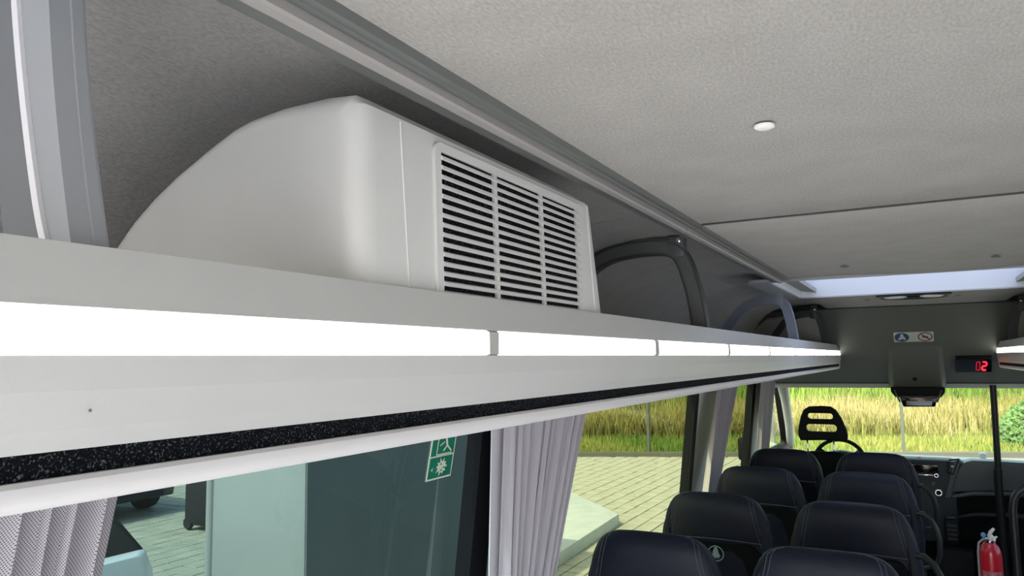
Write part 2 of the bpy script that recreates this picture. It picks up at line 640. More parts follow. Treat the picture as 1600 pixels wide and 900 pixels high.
def liner(name, x0, x1, y0, y1, z=2.05, m='liner', nx=14, ny=10, sag=0.004, end=0.0):
    """padded felt panel; edges roll up a little into the seam"""
    bm = bmesh.new()
    g = []
    for j in range(ny + 1):
        row = []
        for i in range(nx + 1):
            x = x0 + (x1 - x0) * i / nx
            y = y0 + (y1 - y0) * j / ny
            zz = z - sag * math.sin(PI * i / nx) * math.sin(PI * j / ny)
            if j in (0, ny): zz += 0.010
            if end and j > ny - 3:
                zz -= end * (0.5 + 0.5 * math.sin(x * 9 + 1))*(1 if j == ny - 1 else 0.4)
            row.append(bm.verts.new(Vector((x, y, zz)) - CO))
        g.append(row)
    for j in range(ny):
        for i in range(nx):
            bm.faces.new((g[j][i], g[j + 1][i], g[j + 1][i + 1], g[j][i + 1]))
    return ob(name, bm, m, ce, True)


def ys_panel(name, y0, y1, end=0.0):
    bm = bmesh.new()
    ys = [y0, y0 + 0.004, y0 + 0.012] + [y0 + (y1 - y0) * t for t in (0.15, 0.3, 0.5, 0.7, 0.85, 0.93)] + [y1 - 0.012, y1 - 0.004, y1]
    g = []
    for j, y in enumerate(ys):
        row = []
        for i in range(41):
            x = -0.47 + 0.94 * i / 40
            z = 2.050
            if j in (0, len(ys) - 1): z = 2.066
            elif j in (1, len(ys) - 2): z = 2.054
            if end and y > y1 - 0.12:
                z -= end * (0.5 + 0.5 * math.sin(x * 7.5 + 0.6)) * (y - (y1 - 0.12)) / 0.12
            row.append(bm.verts.new(Vector((x, y, z)) - CO))
        g.append(row)
    for j in range(len(ys) - 1):
        for i in range(40):
            bm.faces.new((g[j][i], g[j + 1][i], g[j + 1][i + 1], g[j][i + 1]))
    return ob(name, bm, 'liner', ce, True)


ys_panel('liner_panel', Y0, SEAM - 0.002)
ys_panel('liner_panel', SEAM + 0.002, H0 - 0.02, end=0.012)
box('rear_hatch_liner', Vector((-0.50, H1 + 0.03, 2.05)) - CO, Vector((0.50, 5.38, 2.08)) - CO, 'liner', ce)
box('roof_skin', Vector((-1.1, Y0 - 0.05, 2.11)) - CO, Vector((1.1, H0 - 0.03, 2.13)) - CO, 'bulk', ce)
box('roof_skin', Vector((-1.1, H1 + 0.03, 2.11)) - CO, Vector((1.1, 6.5, 2.13)) - CO, 'bulk', ce)
for s in (-1, 1):
    # side liners curve from the rail down to the window rail
    pr = [(s * 0.44, 2.068), (s * 0.505, 2.076), (s * 0.60, 2.085), (s * 0.70, 2.082), (s * 0.80, 2.065), (s * 0.90, 2.026), (s * 0.955, 1.985), (s * 0.99, 1.95), (s * 1.03, 1.89), (s * 1.045, 1.80), (s * 1.06, 1.68)]
    pr = ribbon(pr, 0.02 if s > 0 else -0.02)
    for a, b in ((Y0, SEAM - 0.004), (SEAM + 0.004, Y1)):
        bm = bmesh.new()
        sweep_y(bm, [(x - CO.x, z - CO.z) for x, z in pr], a - CO.y, b - CO.y)
        ob('side_liner', bm, 'liner_dark', ce, True)
    box('roof_skin', Vector((min(s * 0.56, s * 1.1), H0 - 0.03, 2.11)) - CO, Vector((max(s * 0.56, s * 1.1), H1 + 0.03, 2.13)) - CO, 'bulk', ce)
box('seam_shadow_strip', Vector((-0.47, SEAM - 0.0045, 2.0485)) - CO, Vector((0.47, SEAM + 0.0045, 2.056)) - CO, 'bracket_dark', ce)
# round press studs of the headliner
for k, (x, y) in enumerate(((-0.163, 1.034), (0.40, 1.034))):
    t_ = turned('liner_button', [(0.0135, 0.0), (0.0135, -0.003), (0.010, -0.005), (0.004, -0.0058)], Vector((x, y, 2.0465)) - CO, 'white_pl', ce, 24)
for x, y in ((-0.20, 2.84), (0.25, 2.84), (-0.22, 4.62), (0.22, 4.58)):
    turned('liner_button', [(0.014, 0.0), (0.014, -0.002), (0.010, -0.0035), (0.004, -0.004)], Vector((x, y, 2.045)) - CO, 'bulk', ce, 20)

# the long ceiling rails
for s, nm in ((-1, 'trim_1'), (1, 'trim_2')):
    T = struct(nm, (s * 0.465, 2, 2.05))
    o = Vector((s * 0.465, 2, 2.05))
    for a, b in ((Y0, SEAM - 0.003), (SEAM + 0.003, H0 - 0.02)):
        def seg(name, prof, m):
            bm = bmesh.new()
            sweep_y(bm, [(s * abs(x) - o.x, z - o.z) for x, z in prof], a - o.y, b - o.y)
            return ob(name, bm, m, T)
        seg('outer_flange', [(0.504, 2.078), (0.504, 2.040), (0.502, 2.0375), (0.483, 2.0365), (0.483, 2.060)], 'rail')
        seg('lip', [(0.483, 2.060), (0.483, 2.036), (0.479, 2.0335), (0.466, 2.0335), (0.4635, 2.036), (0.4635, 2.060)], 'rail_light')
        seg('inner_flange', [(0.462, 2.060), (0.462, 2.045), (0.453, 2.0445), (0.452, 2.0415), (0.449, 2.0415), (0.448, 2.0435), (0.438, 2.0435), (0.4375, 2.040), (0.434, 2.040), (0.431, 2.060)], 'rail')

# roof hatch
hr = thing('roof_hatch', 'pale blue lit roof hatch in the ceiling ahead of the ceiling seam', 'roof hatch', (0, 3.7, 2.05))
HO = Vector((0, 3.7, 2.05))
hx = HX + 0.02
plate('flange', [rrect(-hx - 0.09, H0 - 0.03, hx + 0.09, H1 + 0.03, 0.03), rrect(-hx, H0, hx, H1, 0.03)], 0.012, 'hatch_flange', hr, lambda u, v, d: Vector((u, v, 2.046 + d)) - HO)
bm = bmesh.new()
lo = rrect(-hx, H0, hx, H1, 0.03)
up_ = rrect(-hx + 0.03, H0 + 0.03, hx - 0.03, H1 - 0.03, 0.03)
a = [bm.verts.new(Vector((x, y, 2.046)) - HO) for x, y in lo]
b = [bm.verts.new(Vector((x, y, 2.15)) - HO) for x, y in up_]
for i in range(len(a)):
    j = (i + 1) % len(a)
    bm.faces.new((a[i], a[j], b[j], b[i]))
ob('side_walls', bm, 'hatch_wall', hr)
bm = bmesh.new()
bm.faces.new([bm.verts.new(Vector((x, y, 2.149)) - HO) for x, y in rrect(-hx, H0, hx, H1, 0.03)])
ob('frosted_lid', bm, 'hatch', hr)

# ------------------------------------------------------------------ front bulkhead, header, windscreen
A_, B_ = Vector((0, 5.35, 2.05)), Vector((0, 6.25, 1.52))
bd = (B_ - A_).normalized()
bn = Vector((0, -bd.z * -1, 0))
bn = Vector((0, bd.z, -bd.y)).normalized()      # faces down and back into the cabin


def bulk(x, z, d=0.0):
    t = (z - A_.z) / (B_.z - A_.z)
    p = A_.lerp(B_, t)
    return Vector((x, p.y, p.z)) + bn * d


bh = struct('wall_front', (0, 5.8, 1.8))
BO = Vector((0, 5.8, 1.8))
sweep_x('bulkhead_panel', [(5.35 - 5.8, 2.05 - 1.8), (6.25 - 5.8, 1.522 - 1.8), (6.33 - 5.8, 1.56 - 1.8), (5.45 - 5.8, 2.10 - 1.8)], -1.08, 1.08, 'bulk', bh)
sweep_x('header_strip', [(6.255 - 5.8, 1.530 - 1.8), (6.262 - 5.8, 1.512 - 1.8), (6.30 - 5.8, 1.487 - 1.8), (6.36 - 5.8, 1.487 - 1.8), (6.42 - 5.8, 1.56 - 1.8)], -1.02, 1.02, 'header', bh, 0.006)
# dark seam between roof liner and bulkhead
tube('seam', [Vector((-1.0, 5.345, 2.048)) - BO, Vector((1.0, 5.345, 2.048)) - BO], 0.008, 'bracket_dark', bh, 8)
tube('seam', [Vector((-1.0, 6.243, 1.527)) - BO, Vector((-0.175, 6.243, 1.527)) - BO], 0.006, 'bracket_dark', bh, 8)
tube('seam', [Vector((0.175, 6.243, 1.527)) - BO, Vector((1.0, 6.243, 1.527)) - BO], 0.006, 'bracket_dark', bh, 8)
for s in (-1, 1):  # pale trim, spread wide to brighten the dark corners
    plate('corner_cover', [[(s * 0.56, 1.70), (s * 1.03, 1.70), (s * 1.02, 1.93), (s * 0.90, 2.0), (s * 0.62, 2.03), (s * 0.56, 2.01)][::s]], 0.012, 'header', bh, lambda u, v, d: bulk(u, v, 0.006 + d) - BO, 0.003)
# raised middle housing
bm = bmesh.new()
f0 = [(-0.175, 1.80, 0), (0.175, 1.80, 0), (0.195, 1.500, 0), (-0.195, 1.500, 0)]
f1 = [(-0.135, 1.775, 0.010), (0.135, 1.775, 0.010), (0.155, 1.512, 0.055), (-0.155, 1.512, 0.055)]
a = [bm.verts.new(bulk(x, z, -0.01) - BO) for x, z, d in f0]
b = [bm.verts.new(bulk(x, z, d) - BO) for x, z, d in f1]
for i in range(4):
    j = (i + 1) % 4
    bm.faces.new((a[i], a[j], b[j], b[i]))
bm.faces.new(b)
bm.faces.new(list(reversed(a)))
ob('mirror_housing_cover', bm, 'bulk', bh, True, 0.012, 3)
turned('round_sensor', [(0.014, 0.0), (0.014, -0.004), (0.009, -0.006)], bulk(-0.013, 1.60, 0.047) - BO, 'dash_dark', bh, 18, 'y')

ws = struct('window_8', (0, 6.6, 1.2))
WO = Vector((0, 6.6, 1.2))
bm = bmesh.new()
bm.faces.new([bm.verts.new(Vector(p) - WO) for p in ((-0.93, 6.36, 1.50), (0.93, 6.36, 1.50), (1.04, 7.13, 0.90), (-1.04, 7.13, 0.90))])
ob('pane', bm, 'glass_front', ws)

# cab sides: pale screen pillars, dark door frames and door glass
for s, nm in ((-1, 'door_1'), (1, 'door_2')):
    D = struct(nm, (s * 1.0, 6.5, 0.5))
    DO = Vector((s * 1.0, 6.5, 0.5))
    fn = lambda u, v, d, s=s, DO=DO: Vector((s * (1.16 - 0.13 * max(0, v - 0.6) - 0.05 * max(0, u - 6.3)) - d, u, v)) - DO
    plate('door_panel', [[(6.2, 0), (7.35, 0), (7.35, 0.93), (6.2, 0.93)]], 0.04, 'dash', D, fn)
    plate('window_frame', [[(6.20, 0.90), (7.30, 0.90), (7.12, 1.05), (6.55, 1.58), (6.20, 1.62)], [(6.27, 0.97), (7.02, 0.97), (6.99, 1.02), (6.51, 1.50), (6.27, 1.52)]], 0.05, 'black', D, fn)
    bm = bmesh.new()
    bm.faces.new([bm.verts.new(fn(u, v, 0)) for u, v in ((6.22, 0.93), (7.2, 0.93), (6.53, 1.56), (6.22, 1.58))])
    ob('pane', bm, 'glass_front', D)
    P_ = struct('trim_%d' % (3 if s < 0 else 4), (s * 0.95, 6.4, 1.2))
    PO = Vector((s * 0.95, 6.4, 1.2))
    bm = bmesh.new()
    rings = []
    for (x, y, z, r) in ((0.965, 6.26, 1.62, 0.05), (0.955, 6.33, 1.52, 0.045), (0.965, 6.50, 1.38, 0.036), (0.99, 6.80, 1.16, 0.033), (1.02, 7.05, 0.97, 0.034)):
        rings.append((Vector((s * x, y, z)) - PO, r))
    add_tube(bm, [p for p, r in rings], [r for p, r in rings], 14)
    ob('screen_pillar', bm, 'header', P_, True)

# ------------------------------------------------------------------ luggage racks
ZT = 1.812
GAPS = [0.14 + 0.69 * k for k in range(0, 9)]


def rack(s, name, label, y_end=5.90):
    R_ = thing(name, label, 'luggage rack', (s * 0.5, 2.5, 1.64))
    o = Vector((s * 0.5, 2.5, 1.64))
    ya, yb = 0.12 - o.y, y_end - o.y
    tr = lambda prof: [(s * x - o.x, z - o.z) for x, z in prof]
    extr('upper_fascia', tr([(0.500, 1.812), (0.490, 1.813), (0.478, 1.774), (0.4765, 1.7695), (0.486, 1.7695), (0.492, 1.776)]), ya, yb, 'satin', R_)
    extr('lower_fascia', tr([(0.4765, 1.7375), (0.479, 1.715), (0.4845, 1.690), (0.489, 1.6765), (0.500, 1.6765), (0.495, 1.700), (0.488, 1.7375)]), ya, yb, 'satin', R_)
    extr('felt_strip', tr([(0.4915, 1.677), (0.4935, 1.6585), (0.505, 1.6585), (0.505, 1.677)]), ya, yb, 'felt', R_)
    arc = [(0.4895, 1.6595), (0.4865, 1.6565), (0.4860, 1.6520), (0.4875, 1.6470), (0.4915, 1.6425), (0.498, 1.6395), (0.506, 1.6385), (0.530, 1.6385), (0.530, 1.6480), (0.505, 1.6595)]
    bm = bmesh.new()
    sweep_y(bm, tr(arc), ya, yb)
    ob('edge_profile', bm, 'satin_tube', R_, True)
    extr('shelf', tr([(0.50, 1.655), (0.50, 1.700), (0.52, 1.680), (1.045, 1.680), (1.045, 1.650), (0.52, 1.650)]), ya, yb - 0.02, 'satin', R_)
    # led diffuser: one lit panel after another with thin joints between
    extr('diffuser_channel', tr([(0.4800, 1.7695), (0.4800, 1.7375), (0.486, 1.7375), (0.486, 1.7695)]), ya, yb, 'led_gap', R_)
    edges = [g for g in GAPS]
    for g in edges[1:]:
        if g < y_end - 0.05:
            extr('led_joint', tr([(0.4800, 1.7690), (0.4764, 1.7675), (0.4762, 1.7390), (0.4800, 1.7380)]), g - 0.012 - o.y, g + 0.012 - o.y, 'led_gap', R_)
    for k in range(len(edges)):
        y0 = edges[k] + 0.014
        y1 = (edges[k + 1] if k + 1 < len(edges) else y_end + 0.01) - 0.014
        y1 = min(y1, y_end - 0.008)
        if y1 - y0 < 0.03: continue
        bm = bmesh.new()
        sweep_y(bm, tr([(0.4798, 1.7688), (0.4772, 1.7672), (0.4766, 1.760), (0.4766, 1.745), (0.4772, 1.7395), (0.4798, 1.7382)]), y0 - o.y, y1 - o.y)
        ob('led_panel', bm, 'led', R_)
    extr('end_cap', tr([(0.505, 1.815), (0.488, 1.816), (0.475, 1.774), (0.4745, 1.735), (0.484, 1.685), (0.4855, 1.655), (0.492, 1.640), (0.53, 1.636), (0.53, 1.70)]), yb - 0.001, yb + 0.012, 'satin', R_)
    return R_


rack(-1, 'luggage_rack', 'long grey luggage rack with lit strip along the left side windows')
rack(1, 'luggage_rack', 'grey luggage rack whose lit end shows at the right picture edge')

# small dark fleck on the near rack face
rk = bpy.data.objects['luggage_rack']
turned('fleck', [(0.0011, 0.0), (0.0008, 0.0006)], Vector((-0.4800, 0.300, 1.7015)) - Vector((-0.5, 2.5, 1.64)), 'bulk', rk, 8, 'x')


# rack brackets: moulded arches standing on the rack and reaching the ceiling
def bracket(s, y, wide, m, edge, label, dy=0.030):
    B = thing('rack_bracket', label, 'bracket', (s * 0.7, y, 1.69), 'arched brackets above the luggage racks')
    o = Vector((s * 0.7, y, 1.69))
    if wide:
        p = [(0.520, 1.70), (0.523, 1.80), (0.535, 1.90), (0.548, 1.955), (0.561, 1.998), (0.580, 2.030), (0.615, 2.048), (0.66, 2.053), (0.73, 2.050), (0.80, 2.036), (0.87, 1.993), (0.93, 1.92), (0.965, 1.83), (0.98, 1.70)]
    else:
        p = [(0.518, 1.70), (0.518, 1.80), (0.530, 1.90), (0.540, 1.95), (0.552, 1.985), (0.575, 2.010), (0.62, 2.018), (0.70, 2.006), (0.76, 1.972), (0.81, 1.915), (0.86, 1.83), (0.885, 1.69)]
    # smooth the outline
    q = []
    for i in range(len(p) - 1):
        p0, p1, p2, p3 = p[max(i - 1, 0)], p[i], p[i + 1], p[min(i + 2, len(p) - 1)]
        for t in (0, 0.25, 0.5, 0.75):
            q.append(tuple(0.5 * ((2 * p1[k]) + (-p0[k] + p2[k]) * t + (2 * p0[k] - 5 * p1[k] + 4 * p2[k] - p3[k]) * t * t + (-p0[k] + 3 * p1[k] - 3 * p2[k] + p3[k]) * t ** 3) for k in (0, 1)))
    q.append(p[-1])

    def strip(name, w0, w1, ya, yb, mm):
        bm = bmesh.new()
        rings = []
        n = len(q)
        for i in range(n):
            a = Vector(q[max(i - 1, 0)])
            b = Vector(q[min(i + 1, n - 1)])
            d = (b - a).normalized()
            nr = Vector((-d.y, d.x))        # towards the aisle / ceiling
            c = Vector(q[i])
            u0, u1 = c + nr * w0, c + nr * w1
            rings.append([bm.verts.new(Vector((s * uu.x, y + yy, min(uu.y, 2.082))) - o) for uu, yy in ((u0, ya), (u1, ya), (u1, yb), (u0, yb))])
        for a, b in zip(rings, rings[1:]):
            for k in range(4):
                bm.faces.new((a[k], a[(k + 1) % 4], b[(k + 1) % 4], b[k]))
        bm.faces.new(rings[0])
        bm.faces.new(list(reversed(rings[-1])))
        return ob(name, bm, mm, B, True)
    strip('arch', -0.016, 0.016, -dy / 2, dy / 2, m)
    strip('outer_rib', 0.016, 0.022, -dy / 2 - 0.003, dy / 2 + 0.003, edge)
    strip('inner_rib', -0.022, -0.016, -dy / 2 - 0.003, dy / 2 + 0.003, edge)
    # fixing lug and bolt by the ceiling rail
    box('lug', Vector((min(s * 0.560, s * 0.606), y - dy / 2 - 0.002, 2.02 if wide else 1.985)) - o, Vector((max(s * 0.560, s * 0.606), y + dy / 2 + 0.002, 2.080)) - o, m, B, 0.003)
    bm = bmesh.new()
    lathe(bm, [(0.007, 0.0), (0.007, -0.004), (0.004, -0.006)], Vector((s * 0.575, y - dy / 2 - 0.001, 2.066 if wide else 2.045)) - o, 14, 'y')
    ob('bolt', bm, 'chrome', B, True)
    return B


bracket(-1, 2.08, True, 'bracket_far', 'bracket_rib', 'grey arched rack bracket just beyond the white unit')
bracket(-1, 3.86, False, 'bracket_hatch_lit', 'bracket_hatch_lit', 'rack bracket tinted for hatch light beneath the left edge of the roof hatch')
bracket(-1, 5.33, False, 'bracket_dark', 'bracket_dark', 'rack bracket painted dark for dim light at the far end of the left rack')
bracket(1, 5.33, False, 'bracket_dark', 'bracket_dark', 'rack bracket painted dark for dim light at the right edge of the picture')

# nearest bracket is broad: inner and outer face with a painted highlight edge between
NB = thing('rack_bracket', 'broad grey rack bracket nearest the camera at the upper left', 'bracket', (-0.55, 0.28, 1.69), 'arched brackets above the luggage racks')
NO = Vector((-0.55, 0.28, 1.69))


def near_leg(name, pts, m):
    """pts rows: z and then (x, y) pairs around the section"""
    bm = bmesh.new()
    rings = []
    for z, sec in pts:
        rings.append([bm.verts.new(Vector((x, y, z)) - NO) for x, y in sec])
    n = len(rings[0])
    for a, b in zip(rings, rings[1:]):
        for k in range(n):
            bm.faces.new((a[k], a[(k + 1) % n], b[(k + 1) % n], b[k]))
    bm.faces.new(rings[0])
    bm.faces.new(list(reversed(rings[-1])))
    return ob(name, bm, m, NB, True)


zs = [1.70 + 0.355 * k / 24 for k in range(25)]


def fx(z):
    t = max(0.0, (z - 1.79) / 0.27)
    return 0.503 + 0.085 * t - 0.028 * t * t


def lw(z):
    return 0.030 + 0.011 * max(0.0, min(1.0, (z - 1.81) / 0.2)) - 0.006 * max(0.0, (1.84 - z) / 0.03 if z < 1.84 else 0.0) * 0.5


near_leg('arch', [(z, [(-fx(z), 0.329), (-fx(z) - 0.002, 0.302), (-fx(z) - lw(z), 0.302), (-fx(z) - lw(z), 0.329)]) for z in zs], 'bracket')
near_leg('outer_rib', [(z, [(-fx(z) + 0.0012, 0.3265), (-fx(z) + 0.0012, 0.3175), (-fx(z) - 0.004, 0.3170), (-fx(z) - 0.004, 0.3265)]) for z in zs], 'bracket')
near_leg('highlight_edge', [(z, [(-fx(z) - lw(z) + 0.003, 0.305), (-fx(z) - lw(z) + 0.003, 0.2985), (-fx(z) - lw(z) - 0.0045, 0.2985), (-fx(z) - lw(z) - 0.0045, 0.305)]) for z in zs], 'bracket_edge')
near_leg('rear_web', [(z, [(-fx(z) - lw(z), 0.329), (-fx(z) - lw(z), 0.306), (-fx(z) - 0.092, 0.306), (-fx(z) - 0.092, 0.329)]) for z in zs], 'bracket_mid')

# ------------------------------------------------------------------ the white air conditioning unit on the rack
AC = thing('air_conditioning_unit', 'off-white moulded unit with louvred grille standing on the left rack', 'air conditioner', (-0.70, 0.95, 1.685))
AO = Vector((-0.70, 0.95, 1.685))
prof = [(-0.498, 1.682), (-0.5018, 1.85), (-0.5048, 1.988), (-0.508, 2.011), (-0.520, 2.0225), (-0.56, 2.0275), (-0.62, 2.027), (-0.672, 2.022), (-0.700, 2.015), (-0.745, 1.997), (-0.803, 1.971), (-0.845, 1.948), (-0.885, 1.921), (-0.920, 1.890), (-0.945, 1.855), (-0.960, 1.80), (-0.965, 1.682)]
bm = bmesh.new()
# rounded ends: shrink the outline a touch at both ends
rows = []
cx, cz = -0.70, 1.75


def shrink(p, d):
    """pull the outline in by d towards the rounded end"""
    x, z = p
    if x > -0.60:
        x1 = min(x, -0.4985 - 0.0065 * (min(z, 1.995) - 1.70) / 0.295 - d)
        z1 = min(z, 2.0275 - d * 0.95)
        if z > 2.0 and x > -0.53:        # keep the top corner round as it shrinks
            z1 -= d * 0.30
            x1 -= d * 0.10
        return (x1, z1)
    n = Vector((-0.6 if x < -0.70 else -0.1, 0.8 if z > 1.8 else 0)).normalized()
    return (x - n.x * d * 0.8, z - n.y * d * 0.8 if z > 1.70 else z)


ends = [(0.5930, 0.026), (0.5945, 0.017), (0.600, 0.008), (0.609, 0.002), (0.625, 0.0), (1.215, 0.0)]
for y, d in ends:
    rows.append([bm.verts.new(Vector((shrink(p, d)[0], y, shrink(p, d)[1])) - AO) for p in prof])
# far end leans: longer at the foot than at the top
for d, ye in ((0.0, 0.0), (0.004, 0.012), (0.014, 0.020), (0.024, 0.022)):
    rows.append([bm.verts.new(Vector((shrink(p, d)[0], 1.222 + ye + (2.03 - p[1]) * 0.19 * (1 if ye > 0 else 0.6), shrink(p, d)[1])) - AO) for p in prof])
n = len(prof)
for a, b in zip(rows, rows[1:]):
    for i in range(n - 1):
        bm.faces.new((a[i], a[i + 1], b[i + 1], b[i]))
bm.faces.new(rows[0])
bm.faces.new(list(reversed(rows[-1])))
# cut the grille opening: remove nothing, the grille sits proud in a dark tray
cas = ob('casing', bm, 'box', AC, True)
FX = lambda z: -0.4985 - 0.0065 * (z - 1.70) / 0.295    # face plane


def face(u, v, d):
    return Vector((FX(v) + d, u, v)) - AO


# parting lines on the face
for ya, yb in ((0.668, 0.687), (1.219, 1.248)):
    pts = [face(ya + (yb - ya) * t, 2.006 - 0.31 * t, 0.0004) for t in (0, 0.2, 0.4, 0.6, 0.8, 1)]
    tube('parting_line', pts, 0.0008, 'bracket_edge', AC, 6)
GY0, GY1, GZ0, GZ1 = 0.745, 1.170, 1.700, 1.990
gf = plate('grille_frame', [rrect(0.732, 1.69, 1.190, 2.001, 0.014), rrect(GY0, GZ0, GY1, GZ1, 0.002)], 0.004, 'box', AC, lambda u, v, d: face(u, v, d + 0.0018), 0.0007)
plate('filter_foam', [rrect(GY0 - 0.001, GZ0, GY1 + 0.001, GZ1, 0.002)], 0.001, 'foam', AC, lambda u, v, d: face(u, v, d + 0.0006))
ns = 24
base_me = None
for k in range(ns):
    z = GZ1 - 0.0075 - k * (GZ1 - GZ0) / ns
    if base_me is None:
        bm = bmesh.new()
        # slat: thin blade leaning down towards the aisle
        sec = [(0.0015, 0.0036), (0.0060, 0.0014), (0.0067, -0.0030), (0.0050, -0.0036), (0.0010, -0.0004)]
        sec = [(x, zz) for x, zz in sec]
        a = [bm.verts.new((x, GY0 - 0.95, zz)) for x, zz in sec]
        b = [bm.verts.new((x, GY1 - 0.95, zz)) for x, zz in sec]
        for i in range(5):
            bm.faces.new((a[i], a[(i + 1) % 5], b[(i + 1) % 5], b[i]))
        bm.faces.new(a)
        bm.faces.new(list(reversed(b)))
        so = ob('slat', bm, 'slat', gf)
        base_me = so.data
    else:
        so = bpy.data.objects.new('slat', base_me)
        C.objects.link(so)
        so.parent = gf
    so.location = (FX(z) - AO.x, 0, z - AO.z)
for y, wdt in ((0.879, 0.0045), (1.024, 0.0045), (1.163, 0.005)):
    bm = bmesh.new()
    add_box(bm, (0.0008, y - wdt - 0.95, GZ0 - AO.z), (0.0050, y + wdt - 0.95, GZ1 - AO.z))
    for v in bm.verts:
        v.co.x += FX(v.co.z + AO.z) - AO.x
    ob('divider', bm, 'slat', gf)


# ------------------------------------------------------------------ curtains
def curtain(name, label, x, top, bot, z1, z0, folds, depth, m, zt=None, seed=0, group='curtains at the left windows', hem=None):
    """top/bot: (y start, y end) of the cloth at heights z1 and z0; pleats gather in between"""
    T = thing(name, label, 'curtain', (x, (top[0] + top[1]) / 2, z0), group)
    o = Vector((x, (top[0] + top[1]) / 2, z0))
    rnd = random.Random(seed)
    nU, nV = folds * 16, 26
    ph = [rnd.uniform(-0.5, 0.5) for _ in range(folds + 2)]
    am = [rnd.uniform(0.6, 1.3) for _ in range(folds + 2)]
    bm = bmesh.new()
    uvl = bm.loops.layers.uv.new('UVMap')
    g, UV = [], {}
    for j in range(nV + 1):
        t = j / nV
        z = z1 + (z0 - z1) * t
        e = t ** 0.9
        a = top[0] + (bot[0] - top[0]) * e
        b = top[1] + (bot[1] - top[1]) * e
        row = []
        acc = 0.0
        last = None
        for i in range(nU + 1):
            u = i / nU
            f = u * folds
            k = int(min(f, folds - 1))
            w_ = f + 0.18 * math.sin(f * 1.7 + seed) + 0.10 * t * math.sin(f * 0.9 + 2 * seed)
            amp = depth * (am[k] * (1 - (f - k)) + am[k + 1] * (f - k)) * (0.75 + 0.5 * t)
            sh = math.sin(2 * PI * w_)
            xx = x + amp * (sh * 0.8 + 0.25 * math.sin(4 * PI * w_ + ph[k]))
            xx -= 0.13 * (1.54 - z) * 0.6
            yy = a + (b - a) * u + 0.25 * (b - a) / folds * math.sin(2 * PI * w_ + 1.1)
            p = Vector((xx, yy, z))
            if last is not None: acc += (p - last).length
            last = p
            v = bm.verts.new(p - o)
            UV[v] = (acc, z)
            row.append(v)
        g.append(row)
    for j in range(nV):
        for i in range(nU):
            f = bm.faces.new((g[j][i], g[j][i + 1], g[j + 1][i + 1], g[j + 1][i]))
            for l in f.loops:
                l[uvl].uv = UV[l.vert]
    c = ob('cloth', bm, m, T, True)
    sd = c.modifiers.new('solid', 'SOLIDIFY')
    sd.thickness = 0.0015
    if hem:
        (ha, hb), (hc, hd) = hem
        bm = bmesh.new()
        vs = [(x - 0.02, ha, z1), (x - 0.02, hb, z1), (x - 0.02 - 0.13 * (z1 - z0) * 0.6, hd, z0), (x - 0.02 - 0.13 * (z1 - z0) * 0.6, hc, z0)]
        vv = [bm.verts.new(Vector(p) - o) for p in vs]
        v2 = [bm.verts.new(Vector((p[0] - 0.004, p[1], p[2])) - o) for p in vs]
        bm.faces.new(vv)
        bm.faces.new(list(reversed(v2)))
        for i in range(4):
            bm.faces.new((vv[i], v2[i], v2[(i + 1) % 4], vv[(i + 1) % 4]))
        ob('hem', bm, 'hem', T)
    # curtain rail runners
    bm = bmesh.new()
    add_box(bm, Vector((x - 0.012, top[0] - 0.01, z1 - 0.004)) - o, Vector((x + 0.004, top[1] + 0.01, z1 + 0.012)) - o)
    ob('runner_rail', bm, 'satin', T)
    return T


curtain('curtain', 'pale woven mesh curtain in deep pleats at the lower left corner', -1.0, (0.36, 0.686), (0.33, 0.60), 1.625, 0.95, 8, 0.016, 'weave_near', seed=3)
curtain('curtain', 'gathered mauve grey curtain between the nearest and second left windows', -1.0, (1.80, 2.36), (1.84, 2.08), 1.625, 0.93, 9, 0.017, 'weave_far', seed=5, hem=((1.765, 1.835), (1.815, 1.94)))
curtain('curtain', 'grey tied curtain behind the second left seat row', -1.0, (4.30, 4.86), (4.02, 4.26), 1.625, 0.93, 9, 0.02, 'weave_far', seed=8)
curtain('curtain', 'narrow grey curtain furthest forward beside the driver door', -1.0, (5.72, 6.34), (5.62, 6.02), 1.625, 0.93, 7, 0.014, 'weave_far', seed=11)

# ------------------------------------------------------------------ emergency sticker on the nearest window
SG = thing('emergency_sign', 'green and white emergency exit sticker on the nearest side window', 'sticker', (-1.08, 1.65, 1.43))
SGO = Vector((-1.08, 1.65, 1.43))
sf = lambda u, v, d: side_pt(-1, u, v, -0.028 + 0.002) + Vector((d, 0, 0)) - SGO
sl = lambda y, z: (y + (z - 1.43) * 0.10, z)
plate('backing', [[sl(1.590, 1.425), sl(1.706, 1.425), sl(1.706, 1.590), sl(1.590, 1.590)]], 0.001, 'sign_white', SG, lambda u, v, d: sf(u, v, d))
for z0_, z1_ in ((1.4295, 1.4825), (1.4865, 1.5395)):
    plate('green_field', [[sl(1.5955, z0_), sl(1.7005, z0_), sl(1.7005, z1_), sl(1.5955, z1_)]], 0.001, 'green', SG, lambda u, v, d: sf(u, v, d + 0.0008))
star = []
for k in range(20):
    a = 2 * PI * k / 20
    r = (1.0 if k % 2 == 0 else 0.58) * (1 + 0.12 * math.sin(k * 2.3))
    star.append(sl(1.652 + 0.027 * r * math.cos(a), 1.456 + 0.0225 * r * math.sin(a)))
plate('broken_glass_symbol', [star], 0.001, 'sign_white', SG, lambda u, v, d: sf(u, v, d + 0.0016))
for y, z in ((1.645, 1.462), (1.660, 1.452), (1.650, 1.446)):
    plate('symbol_mark', [[sl(y - 0.006, z), sl(y + 0.004, z + 0.004), sl(y + 0.006, z - 0.001)]], 0.001, 'green', SG, lambda u, v, d: sf(u, v, d + 0.0022))
plate('broken_glass_symbol', [[sl(1.606, 1.452), sl(1.612, 1.458), sl(1.610, 1.448)]], 0.001, 'sign_white', SG, lambda u, v, d: sf(u, v, d + 0.0016))
